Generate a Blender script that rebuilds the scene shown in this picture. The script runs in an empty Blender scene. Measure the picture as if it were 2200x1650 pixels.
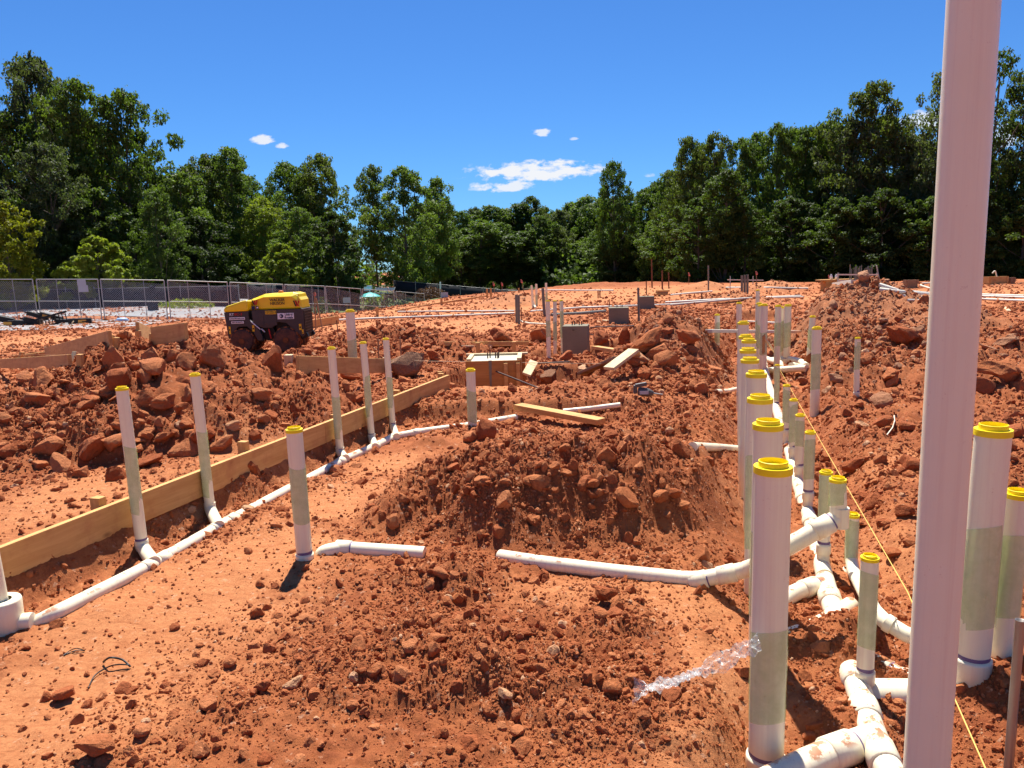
import bpy, math, random
import numpy as np
from mathutils import Vector, Matrix

random.seed(7)
RNG = np.random.default_rng(11)
SC = bpy.context.scene
COL = SC.collection
R_ = math.radians

# ------------------------------------------------------------------ camera
CAM_Z = 1.6
PITCH, ROLL, FPX = R_(8.8), R_(-1.7), 1600.0
camd = bpy.data.cameras.new('camera')
camd.sensor_width = 36.0
camd.lens = 36.0 * FPX / 2200.0
camd.clip_start, camd.clip_end = 0.05, 9000
cam = bpy.data.objects.new('camera', camd)
COL.objects.link(cam)
CM = Matrix.Rotation(math.pi / 2 - PITCH, 3, 'X') @ Matrix.Rotation(ROLL, 3, 'Z')
cam.location = (0, 0, CAM_Z)
cam.rotation_euler = CM.to_euler()
SC.camera = cam

# ------------------------------------------------------------------ sky, sun, exposure
SUN_EL, SUN_AZ = R_(62), R_(-4)          # azimuth from +Y, positive to the right
SKY_STRENGTH, SUN_STRENGTH = 0.064, 5.0
world = bpy.data.worlds.new('World')
SC.world = world
world.use_nodes = True


def build_world():
    nt = world.node_tree
    nt.nodes.clear()
    N, L = nt.nodes, nt.links
    out = N.new('ShaderNodeOutputWorld')
    bg = N.new('ShaderNodeBackground')
    sky = N.new('ShaderNodeTexSky')
    sky.sky_type = 'NISHITA'
    sky.sun_disc = False
    sky.sun_elevation = SUN_EL
    sky.sun_rotation = SUN_AZ
    sky.air_density = 1.0
    sky.dust_density = 0.0
    sky.ozone_density = 3.0
    sky.altitude = 250
    bg.inputs[1].default_value = SKY_STRENGTH
    # small fair-weather clouds: soft lens shapes at given directions, broken up by noise
    tc = N.new('ShaderNodeTexCoord')

    def m(op, a, b=None, c=None):
        n = N.new('ShaderNodeMath')
        n.operation = op
        for i, v in enumerate((a, b, c)):
            if v is None:
                continue
            if isinstance(v, (int, float)):
                n.inputs[i].default_value = v
            else:
                L.new(v, n.inputs[i])
        return n.outputs[0]
    sep = N.new('ShaderNodeSeparateXYZ')
    L.new(tc.outputs['Generated'], sep.inputs[0])
    ymax = m('MAXIMUM', sep.outputs[1], 0.05)
    u = m('DIVIDE', sep.outputs[0], ymax)
    v = m('DIVIDE', sep.outputs[2], ymax)
    comb = N.new('ShaderNodeCombineXYZ')
    L.new(u, comb.inputs[0])
    L.new(m('MULTIPLY', v, 2.2), comb.inputs[1])
    nz = N.new('ShaderNodeTexNoise')
    nz.inputs['Scale'].default_value = 34
    nz.inputs['Detail'].default_value = 9
    nz.inputs['Roughness'].default_value = 0.62
    L.new(comb.outputs[0], nz.inputs['Vector'])
    nz2 = N.new('ShaderNodeTexNoise')
    nz2.inputs['Scale'].default_value = 90
    nz2.inputs['Detail'].default_value = 5
    L.new(comb.outputs[0], nz2.inputs['Vector'])
    total = None
    for (px, py, w, h, k) in ((1160, 372, 150, 34, 1.0), (1085, 403, 75, 19, 0.9), (562, 303, 30, 17, 0.9),
                              (607, 314, 16, 9, 0.85), (1163, 287, 26, 12, 0.85), (1235, 299, 12, 5, 0.6),
                              (1395, 377, 14, 7, 0.5), (1990, 262, 60, 30, 0.8), (2120, 300, 90, 45, 0.75)):
        d = CM @ Vector(((px - 1100) / FPX, -(py - 825) / FPX, -1))
        cu, cv = d.x / d.y, d.z / d.y
        du = m('DIVIDE', m('SUBTRACT', u, cu), w / FPX)
        dv0 = m('DIVIDE', m('SUBTRACT', v, cv), h / FPX)
        dv = m('MULTIPLY', dv0, m('ADD', 1.15, m('MULTIPLY', m('LESS_THAN', dv0, -0.1), 0.8)))   # flatter base
        r2 = m('ADD', m('MULTIPLY', du, du), m('MULTIPLY', dv, dv))
        fall = m('SUBTRACT', 1.0, r2)
        e = m('ADD', m('MULTIPLY', fall, 0.85), m('MULTIPLY', m('SUBTRACT', nz.outputs[0], 0.52), 4.2))
        e = m('ADD', e, m('MULTIPLY', m('SUBTRACT', nz2.outputs[0], 0.5), 0.55))
        e = m('MULTIPLY', m('MINIMUM', m('MAXIMUM', m('MULTIPLY', e, 1.7), 0.0), 1.0),
              m('MINIMUM', m('MAXIMUM', m('MULTIPLY', m('ADD', fall, 0.9), 0.8), 0.0), 1.0))
        e = m('MULTIPLY', e, k)
        total = e if total is None else m('MAXIMUM', total, e)
    mix = N.new('ShaderNodeMix')
    mix.data_type = 'RGBA'
    L.new(total, mix.inputs[0])
    hs = N.new('ShaderNodeMix')
    hs.data_type = 'RGBA'
    hs.blend_type = 'MULTIPLY'
    hs.inputs[0].default_value = 1.0
    hs.inputs[7].default_value = (.33, .64, 1.04, 1)
    L.new(sky.outputs[0], hs.inputs[6])
    L.new(hs.outputs[2], mix.inputs[6])
    mix.inputs[7].default_value = (7.2, 7.4, 7.8, 1)
    L.new(mix.outputs[2], bg.inputs[0])
    L.new(bg.outputs[0], out.inputs[0])


build_world()
sund = bpy.data.lights.new('sun', 'SUN')
sund.energy = SUN_STRENGTH
sund.angle = R_(0.53)
sund.color = (1.0, 0.95, 0.87)
sun = bpy.data.objects.new('sun', sund)
COL.objects.link(sun)
SUNV = Vector((math.sin(SUN_AZ) * math.cos(SUN_EL), math.cos(SUN_AZ) * math.cos(SUN_EL), math.sin(SUN_EL)))
sun.rotation_euler = (-SUNV).to_track_quat('-Z', 'Y').to_euler()
sun.location = (0, 0, 30)
vs = SC.view_settings
vs.view_transform = 'Standard'
vs.look = 'None'
vs.exposure = 0.95
vs.gamma = 1.0
vs.use_curve_mapping = False
SC.cycles.max_bounces = 5
SC.cycles.diffuse_bounces = 3
SC.cycles.glossy_bounces = 2
SC.cycles.transmission_bounces = 3
SC.cycles.transparent_max_bounces = 10
SC.cycles.adaptive_threshold = 0.02
SC.cycles.use_denoising = True

# ------------------------------------------------------------------ noise and geometry helpers


def _h(ix, iy, s):
    n = (ix.astype(np.int64) * 374761393 + iy.astype(np.int64) * 668265263 + s * 982451653) & 0xFFFFFFFF
    n = ((n ^ (n >> 13)) * 1274126177) & 0xFFFFFFFF
    n = n ^ (n >> 16)
    return n.astype(np.float64) / 4294967295.0


def vnoise(x, y, s=0):
    ix, iy = np.floor(x), np.floor(y)
    fx, fy = x - ix, y - iy
    u, v = fx * fx * (3 - 2 * fx), fy * fy * (3 - 2 * fy)
    a, b, c, d = _h(ix, iy, s), _h(ix + 1, iy, s), _h(ix, iy + 1, s), _h(ix + 1, iy + 1, s)
    return ((a * (1 - u) + b * u) * (1 - v) + (c * (1 - u) + d * u) * v) * 2 - 1


def fbm(x, y, o=4, s=0, g=0.5):
    t, a, n = 0, 1.0, 0
    for i in range(o):
        t = t + a * vnoise(x, y, s + i * 17)
        n += a
        a *= g
        x, y = x * 2.03 + 11.3, y * 2.03 - 7.7
    return t / n


def clods(x, y, s, dens=0.8):
    """rounded lumps: one random lump per cell, returns height 0..1"""
    ix, iy = np.floor(x), np.floor(y)
    best = np.zeros_like(x)
    for dx in (-1, 0, 1):
        for dy in (-1, 0, 1):
            cx, cy = ix + dx, iy + dy
            px = cx + 0.5 + (_h(cx, cy, s) - 0.5) * 0.9
            py = cy + 0.5 + (_h(cx, cy, s + 1) - 0.5) * 0.9
            k = _h(cx, cy, s + 2)
            rad = 0.25 + 0.55 * k
            hh = np.where(k < dens, rad * (0.6 + 0.6 * _h(cx, cy, s + 3)), 0.0)
            q = 1 - ((x - px) ** 2 + (y - py) ** 2) / (rad * rad)
            best = np.maximum(best, hh * np.clip(q, 0, None) ** .72)
    return best


def blocks(x, y, s):
    """broken blocks: every cell is a tilted facet, with a gap round it; 0..1"""
    ix, iy = np.floor(x), np.floor(y)
    d1 = np.full_like(x, 9.0)
    d2 = np.full_like(x, 9.0)
    h1 = np.zeros_like(x)
    for dx in (-1, 0, 1):
        for dy in (-1, 0, 1):
            cx, cy = ix + dx, iy + dy
            a, b, k = _h(cx, cy, s), _h(cx, cy, s + 1), _h(cx, cy, s + 2)
            ex, ey = x - (cx + .5 + (a - .5) * .85), y - (cy + .5 + (b - .5) * .85)
            d = np.hypot(ex, ey)
            hh = (k - .25) + 1.5 * ((b * 7.7 % 1 - .5) * ex + (a * 9.1 % 1 - .5) * ey)
            nearer = d < d1
            d2 = np.where(nearer, d1, np.minimum(d2, d))
            h1 = np.where(nearer, hh, h1)
            d1 = np.where(nearer, d, d1)
    return np.clip(h1, 0, 1.1) * sst(0, .3, d2 - d1)


def sst(a, b, x):
    t = np.clip((x - a) / (b - a), 0, 1)
    return t * t * (3 - 2 * t)


def ray(px, py):
    return CM @ Vector(((px - 1100) / FPX, -(py - 825) / FPX, -1))


def G(px, py, z=0.0):
    d = ray(px, py)
    return Vector((0, 0, CAM_Z)) + d * ((z - CAM_Z) / d.z)


def A(px, py, y):
    d = ray(px, py)
    return Vector((0, 0, CAM_Z)) + d * (y / d.y)


# ------------------------------------------------------------------ the lie of the land
PL0, PL1 = G(-60, 1280, 0.10), G(965, 836, 0.10)          # foot of the long form board
pld = (PL1 - PL0).normalized()
TR = [G(2010, 1850), G(1930, 1650), G(1850, 1480), G(1775, 1260), G(1735, 1095), G(1700, 985), G(1655, 850),
      G(1645, 780), G(1640, 715), G(1640, 668)]
TRW = [(p.x, p.y) for p in TR]
MOUNDS = []          # cx, cy, rx, ry, height, sharpness, brown


def mound(px, py, y, rx, ry, sharp=1.0, brown=0.0, base=0.1):
    p = A(px, py, y)
    MOUNDS.append((p.x, p.y, rx, ry, max(0.03, p.z - base), sharp, brown))


# big rubble heap behind the form board
mound(255, 738, 8.2, 1.25, 2.0, 1.2)
mound(400, 735, 8.0, 1.45, 2.1, 1.2)
mound(530, 775, 7.9, 1.15, 1.7, 1.15)
mound(110, 835, 7.4, 1.35, 1.5, 1.1)
mound(330, 840, 7.0, 1.7, 1.15, 1.0, base=0.12)
mound(630, 835, 7.6, .7, 1.0, 1.0)
# heap in the middle
mound(1125, 893, 5.15, 1.10, 0.98, 1.25)
mound(1320, 903, 5.2, 1.05, 1.0, 1.25)
mound(985, 952, 5.1, 0.75, 0.80, 1.1)
mound(1240, 985, 4.8, 1.15, 0.62, 1.2)
# behind the left risers
mound(860, 697, 14.6, 2.3, 1.6, 1.0)
mound(720, 742, 12.6, 1.3, 1.2, 1.0)
mound(960, 735, 13.0, 1.4, 1.0, 1.0)
mound(640, 775, 11.6, 1.2, 1.0, 1.0)
# rubble round the piers
mound(1430, 660, 13.8, 1.5, 1.6, 1.2, 0.3)
mound(1400, 745, 10.4, 1.0, 1.0, 1.1)
mound(1330, 812, 9.9, 0.9, 0.8, 1.0)
mound(1480, 800, 9.6, 0.9, 1.3, 1.0)
mound(1510, 700, 13.0, 1.2, 1.6, 1.0, 0.3)
mound(1440, 900, 7.4, 0.9, 1.0, 1.0)
mound(1230, 860, 9.0, 0.7, 0.5, 1.0)
# great brown heap at right, and rubble in front of it
mound(1862, 606, 18.0, 2.3, 2.4, 1.2, 0.6, base=0.0)
mound(1775, 645, 17.0, 2.0, 1.9, 1.1, 0.6, base=0.0)
mound(1955, 648, 16.5, 2.2, 2.2, 1.1, 0.5, base=0.0)
mound(1840, 700, 13.2, 2.1, 1.9, 1.1, 0.3, base=0.0)
mound(2030, 705, 12.5, 2.3, 2.0, 1.1, 0.2, base=0.0)
mound(1900, 785, 9.8, 1.4, 1.3, 1.1, 0.1, base=0.0)
mound(2080, 785, 9.5, 1.8, 1.5, 1.1, 0.1, base=0.0)
mound(1980, 890, 7.8, 1.3, 1.4, 1.0, 0.0, base=0.0)
mound(2150, 900, 7.4, 1.4, 1.6, 1.0, 0.0, base=0.0)
mound(1850, 965, 6.3, 0.8, 1.1, 1.0, 0.0, base=0.0)
mound(2080, 1010, 5.6, 1.0, 0.9, 1.0, 0.0, base=0.0)
# far spoil heaps
mound(1660, 603, 40, 2.4, 2.0, 1.2, 0.4, base=0.0)
mound(1518, 603, 44, 2.0, 1.6, 1.2, 0.3, base=0.0)
mound(1110, 627, 33, 2.3, 1.8, 1.0, 0.5, base=0.0)
mound(1290, 606, 58, 5.0, 2.0, 1.0, 0.0, base=0.0)
mound(1380, 603, 60, 5.0, 2.0, 1.0, 0.0, base=0.0)
mound(1580, 625, 30, 2.0, 1.5, 1.0, 0.3, base=0.0)
mound(1990, 607, 42, 3.5, 2.0, 1.0, 0.3, base=0.0)
mound(2150, 612, 38, 3.5, 2.0, 1.0, 0.2, base=0.0)
# low swells in the foreground
mound(955, 1215, 3.75, 0.42, 0.35, 0.9, base=0.0)
mound(1290, 1290, 3.4, 0.45, 0.40, 0.9, base=0.0)
mound(1000, 1430, 2.95, 0.9, 0.5, 0.8, base=0.0)
mound(300, 1560, 2.6, 0.6, 0.35, 0.8, base=0.0)
mound(1330, 1500, 2.65, 0.5, 0.4, 0.8, base=0.0)
# packed, trodden places: world centre, radius, strength
PACK = [(G(*q[:2]), q[2], q[3]) for q in (
    (330, 1330, .75, 1), (560, 1180, .6, 1), (740, 1060, .55, 1), (820, 985, .5, .9), (60, 1500, .7, .9),
    (450, 1240, .5, 1), (200, 1100, .9, .8), (520, 1010, .7, .7), (30, 1160, .7, .7), (560, 1330, .35, .4),
    (1480, 1270, .4, .7), (1560, 1400, .35, .9), (1560, 1560, .3, .9), (1230, 1260, .4, .6), (1000, 700, 3.2, .9),
    (1080, 665, 5.0, .9), (1250, 640, 8.0, .9), (900, 668, 4.0, .9), (1450, 625, 10, .9), (60, 735, 3.5, .8),
    (250, 725, 3.5, .8), (100, 800, 1.8, .6), (1900, 1150, .6, .7), (1950, 1000, .5, .6), (1070, 850, .5, .8),
    (1680, 640, 6, .7), (2100, 630, 8, .8), (1560, 1050, .5, .5), (1450, 1000, .4, .4), (760, 700, 2.5, .8))]


COVER = [(G(*q[:2], -.12), q[2], q[3]) for q in (
    (1805, 1335, .13, .13), (1730, 1375, .16, .08), (1830, 1395, .09, .10), (1880, 1520, .12, .04), (1740, 1190, .12, .06),
    (1720, 1080, .10, .07), (1790, 1500, .14, .04), (1690, 940, .2, .10), (1870, 1640, .10, .05), (1940, 1420, .12, .06), (1655, 1640, .22, -.15), (1700, 1560, .2, -.06))]
COVER += [(G(*q[:2], 0), q[2], q[3]) for q in ((985, 1195, .13, .08), (1160, 1200, .07, .06), (200, 1300, .2, .03), (560, 1115, .2, .03),
                                               (655, 1030, .15, .035), (930, 945, .16, .08), (1030, 925, .15, .09))]


def polydist(x, y, pts):
    best = np.full_like(x, 1e9)
    tt = np.zeros_like(x)
    for i in range(len(pts) - 1):
        ax, ay = pts[i]
        bx, by = pts[i + 1]
        dx, dy = bx - ax, by - ay
        t = np.clip(((x - ax) * dx + (y - ay) * dy) / (dx * dx + dy * dy), 0, 1)
        d = np.hypot(x - ax - t * dx, y - ay - t * dy)
        tt = np.where(d < best, i + t, tt)
        best = np.minimum(best, d)
    return best, tt


EDGE = [(-40, 27), (-14, 26.5), (-9, 28), (-4.5, 33), (-2.5, 48), (3, 57), (8.4, 66), (15, 66), (24, 50), (45, 44), (80, 44)]


def fields(x, y):
    """height, pack, brown, crumb for arrays of world x, y"""
    x = np.asarray(x, float)
    y = np.asarray(y, float)
    near = sst(75, 45, np.hypot(x, y))
    wx = x + 0.10 * fbm(x * 1.7, y * 1.7, 3, 5)
    wy = y + 0.10 * fbm(x * 1.7, y * 1.7, 3, 9)
    z = 0.05 * fbm(x * 0.7, y * 0.7, 3, 1) * near
    # terraces left of the form board and beyond the dug floor
    sd = (x - PL0.x) * (-pld.y) + (y - PL0.y) * pld.x
    nb = np.abs(sd) < .4
    lump = np.zeros_like(x)
    if nb.any():
        lump[nb] = 0.05 * fbm(x[nb] * 7, y[nb] * 7, 3, 21) + .05 * clods(x[nb] * 5, y[nb] * 5, 23)
    left = sst(-0.05, 0.05, sd + lump + 0.06)
    yb = y + 0.16 * fbm(x * 1.9, y * 1.9, 3, 31) - 0.28 * np.clip(x - 0.8, 0, 2) ** 2
    back = sst(8.15, 8.32, yb) * sst(2.2, 1.3, x)
    front = sst(2.2, 1.4, y)
    terr = np.maximum(left, back) * sst(14.5, 11, y)
    z = z + 0.11 * terr - 0.06 * (1 - terr) * sst(9, 8, y) * sst(2.0, 0.6, x)
    # pit round the boxed pier
    pit = sst(0.0, 0.12, 0.98 - np.abs(wx - 0.16)) * sst(0.0, 0.12, 0.72 - np.abs(wy - 10.45))
    pit2 = sst(0.0, 0.12, 0.9 - np.abs(wx - 1.35)) * sst(0.0, 0.12, 0.75 - np.abs(wy - 13.9))
    # heaps
    hm = np.zeros_like(x)
    rough = np.full_like(x, 0.5)
    brown = np.zeros_like(x)
    for (cx, cy, rx, ry, h, sh, br) in MOUNDS:
        sel = (np.abs(x - cx) < rx * 1.5) & (np.abs(y - cy) < ry * 1.5)
        if not sel.any():
            continue
        d = np.hypot((wx[sel] - cx) / rx, (wy[sel] - cy) / ry)
        d = d * (1 + 0.16 * vnoise(x[sel] * 2.3, y[sel] * 2.3, 41))
        k = np.clip(1 - d, 0, 1)
        p = (k ** (1.15 / sh)) * (1.25 - 0.25 * k)
        hm[sel] = np.maximum(hm[sel], h * p)
        kk = sst(0, .35, k)
        rough[sel] = np.maximum(rough[sel], 0.5 + 0.6 * kk * min(1, .42 + h / .4))
        brown[sel] = np.maximum(brown[sel], br * kk)
    z = z + hm * (1 - 0.8 * np.clip(pit + pit2, 0, 1))
    z = z - 0.42 * pit - 0.3 * pit2
    # undercut lip along the front of the middle heap
    lip = sst(0.9, 0.6, np.abs(x - 0.35)) * sst(4.30, 4.40, wy + 0.10 * vnoise(x * 3, y * 3, 77)) * sst(5.0, 4.7, y)
    z = z + 0.10 * lip
    # service trench at right
    d, t = polydist(wx, wy, TRW)
    hw = np.interp(t, [0, 4, 6, 7, 9], [0.30, 0.30, 0.42, 0.62, 0.62])
    dep = np.interp(t, [0, 4, 6, 7, 9], [0.21, 0.19, 0.22, 0.42, 0.35])
    tm = sst(1, 0, (d - hw) / np.interp(t, [0, 5, 9], [0.38, 0.3, 0.18]))
    z = z * (1 - tm) - dep * tm
    for (p, r, h) in COVER:
        z = z + h * np.exp(-((wx - p.x) ** 2 + (wy - p.y) ** 2) / (r * r))
    # land falls away beyond the pad
    de, _ = polydist(x, y, EDGE)
    ye = np.interp(x, [p[0] for p in EDGE], [p[1] for p in EDGE])
    out = np.where(y > ye, de, 0)
    drop = np.interp(x, [-60, -20, -14, -8, -2, 30, 80], [0, 0, 0.3, 1.25, 1.15, 1.3, 1.3])
    z = z - drop * sst(0, 9, out)
    # packed places
    pack = np.zeros_like(x)
    for (p, r, s) in PACK:
        pack = np.maximum(pack, s * np.exp(-((wx - p.x) ** 2 + (wy - p.y) ** 2) / (r * r)))
    far = sst(16, 24, y)
    pack = np.maximum(pack, far * (1 - sst(.5, .9, rough)) * np.clip(.30 + .8 * fbm(x * .35, y * .35, 3, 63), 0, .7))
    pack = np.clip(pack * (1.0 + 0.5 * fbm(x * 2.2, y * 2.2, 3, 61)), 0, 1)
    # scraped bank sloping into the trench
    cr = rough * (1 - 0.88 * pack)
    rr = np.hypot(x, y)
    lod = sst(66, 42, rr)
    z = z + (0.035 + .045 * sst(.6, 1, cr)) * cr * fbm(x * 2.6, y * 2.6, 4, 71) * near
    sel = rr < 66
    if sel.any():
        xs, ys, c = x[sel], y[sel], cr[sel]
        big = np.clip(c * 1.3 - 0.25, 0, 1)
        wb = sst(.55, 1.0, c)
        qx, qy = xs + .05 * vnoise(xs * 9, ys * 9, 7), ys + .05 * vnoise(xs * 9, ys * 9, 8)
        add = wb * (0.15 * blocks(qx * 2.7, qy * 2.7, 201) + 0.10 * blocks(qx * 6.1, qy * 6.1, 211))
        add += c * 0.045 * blocks(qx * 14, qy * 14, 221)
        add += big * 0.07 * clods(xs * 4.2, ys * 4.2, 101, 0.55)
        add += c * 0.045 * clods(xs * 9.5, ys * 9.5, 111, 0.65)
        add += c * (0.013 * fbm(xs * 14, ys * 14, 3, 131)) * 1.2
        add *= lod[sel]
        z[sel] += add
    sel = rr < 13
    if sel.any():
        xs, ys, c = x[sel], y[sel], cr[sel]
        f = sst(13, 8, rr[sel])
        z[sel] += f * (c * 0.026 * clods(xs * 21, ys * 21, 121, 0.7) + (0.15 + c) * 0.006 * fbm(xs * 38, ys * 38, 2, 141))
    sel = rr < 6.5
    if sel.any():
        xs, ys, c = x[sel], y[sel], cr[sel]
        z[sel] += sst(6.5, 4.5, rr[sel]) * (0.16 + c) * 0.009 * clods(xs * 46, ys * 46, 151, 0.7)
    # rut-like scrape marks on packed ground
    z = z - 0.012 * pack * near * np.abs(vnoise((x * 0.8 + y * 0.5) * 9, (y * .8 - x * .5) * 1.3, 161))
    return z, pack, brown, cr


GRID = {}


def gsample(x, y):
    """the ground sheet read back: height, pack, brown, crumb"""
    x, y = np.asarray(x, float), np.asarray(y, float)
    g = GRID
    dy = y - g['ay']
    rr = np.hypot(x, dy)
    th = (np.arctan2(x, dy) - g['t0']) / g['dt']
    if (th < 0).any() or (th > g['n'] - 1).any() or (rr < g['r'][0]).any():
        return fields(x, y)
    i = np.clip(np.searchsorted(g['r'], rr) - 1, 0, len(g['r']) - 2)
    f = (rr - g['r'][i]) / (g['r'][i + 1] - g['r'][i])
    j = np.clip(th.astype(int), 0, g['n'] - 2)
    e = th - j
    return [(A_[i, j] * (1 - e) + A_[i, j + 1] * e) * (1 - f) + (A_[i + 1, j] * (1 - e) + A_[i + 1, j + 1] * e) * f for A_ in g['F']]


def Hs(x, y):
    return float((gsample if GRID else fields)(np.array([x]), np.array([y]))[0][0])


_T = np.geomspace(1.4, 140, 900)


def on(px, py, dz=0.0):
    """first place where the sight line through a photo pixel meets the ground"""
    d = ray(px, py)
    d = d / math.hypot(d.x, d.y)
    X, Y, Z = d.x * _T, d.y * _T, CAM_Z + d.z * _T
    h = gsample(X, Y)[0] + dz
    below = np.nonzero(Z < h)[0]
    i = below[0] if len(below) else len(_T) - 1
    i = max(i, 1)
    T2 = np.linspace(_T[i - 1], _T[i], 24)
    Z2 = CAM_Z + d.z * T2
    h2 = gsample(d.x * T2, d.y * T2)[0] + dz
    j = np.nonzero(Z2 < h2)[0]
    t = T2[max(0, j[0] - 1)] if len(j) else _T[i]
    return Vector((d.x * t, d.y * t, CAM_Z + d.z * t))


# ------------------------------------------------------------------ materials
MATS = {}


class NT:
    def __init__(self, name):
        self.m = bpy.data.materials.new(name)
        self.m.use_nodes = True
        self.n = self.m.node_tree.nodes
        self.l = self.m.node_tree.links
        self.b = self.n['Principled BSDF']
        self.out = self.n['Material Output']
        MATS[name] = self.m

    def set(self, sock, v):
        if isinstance(v, (int, float)):
            sock.default_value = v
        elif isinstance(v, (tuple, list)):
            sock.default_value = tuple(v) + ((1,) if len(v) == 3 and len(sock.default_value) == 4 else ())
        else:
            self.l.new(v, sock)

    def coord(self, kind='Object'):
        return self.n.new('ShaderNodeTexCoord').outputs[kind]

    def pos(self):
        return self.n.new('ShaderNodeNewGeometry').outputs['Position']

    def mapping(self, vec, scale):
        n = self.n.new('ShaderNodeMapping')
        n.inputs['Scale'].default_value = scale
        self.l.new(vec, n.inputs[0])
        return n.outputs[0]

    def noise(self, vec, scale, detail=4, rough=0.55, dist=0.0):
        n = self.n.new('ShaderNodeTexNoise')
        n.inputs['Scale'].default_value = scale
        n.inputs['Detail'].default_value = detail
        n.inputs['Roughness'].default_value = rough
        n.inputs['Distortion'].default_value = dist
        self.l.new(vec, n.inputs['Vector'])
        return n.outputs[0]

    def voro(self, vec, scale, feat='F1', out='Distance'):
        n = self.n.new('ShaderNodeTexVoronoi')
        n.feature = feat
        n.inputs['Scale'].default_value = scale
        self.l.new(vec, n.inputs['Vector'])
        return n.outputs[out]

    def ramp(self, fac, stops):
        n = self.n.new('ShaderNodeValToRGB')
        cr = n.color_ramp
        while len(cr.elements) < len(stops):
            cr.elements.new(0.5)
        for e, (p, c) in zip(cr.elements, stops):
            e.position = p
            e.color = (c, c, c, 1) if isinstance(c, (int, float)) else tuple(c) + (1,)
        self.l.new(fac, n.inputs[0])
        return n.outputs[0]

    def mix(self, fac, a, b, mode='MIX'):
        n = self.n.new('ShaderNodeMix')
        n.data_type = 'RGBA'
        n.blend_type = mode
        self.set(n.inputs[0], fac)
        self.set(n.inputs[6], a)
        self.set(n.inputs[7], b)
        return n.outputs[2]

    def math(self, op, a, b=0.0, clamp=False):
        n = self.n.new('ShaderNodeMath')
        n.operation = op
        n.use_clamp = clamp
        self.set(n.inputs[0], a)
        self.set(n.inputs[1], b)
        return n.outputs[0]

    def attr(self, name):
        n = self.n.new('ShaderNodeAttribute')
        n.attribute_name = name
        return n.outputs

    def bump(self, h, strength=0.5, dist=0.01, prev=None):
        n = self.n.new('ShaderNodeBump')
        n.inputs['Strength'].default_value = strength
        n.inputs['Distance'].default_value = dist
        self.l.new(h, n.inputs['Height'])
        if prev is not None:
            self.l.new(prev, n.inputs['Normal'])
        return n.outputs[0]

    def rnd(self):
        return self.n.new('ShaderNodeObjectInfo').outputs['Random']

    def fin(self, col, rough=0.8, bump=None, spec=0.3, metal=0.0):
        self.set(self.b.inputs['Base Color'], col)
        self.set(self.b.inputs['Roughness'], rough)
        self.b.inputs['Specular IOR Level'].default_value = spec
        self.b.inputs['Metallic'].default_value = metal
        if bump is not None:
            self.l.new(bump, self.b.inputs['Normal'])
        return self.m


CRUMB, CRUMB_D, PACKC, PALE = (.38, .120, .042), (.215, .056, .020), (.56, .225, .09), (.62, .38, .24)
BROWN = (.37, .20, .105)


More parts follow.
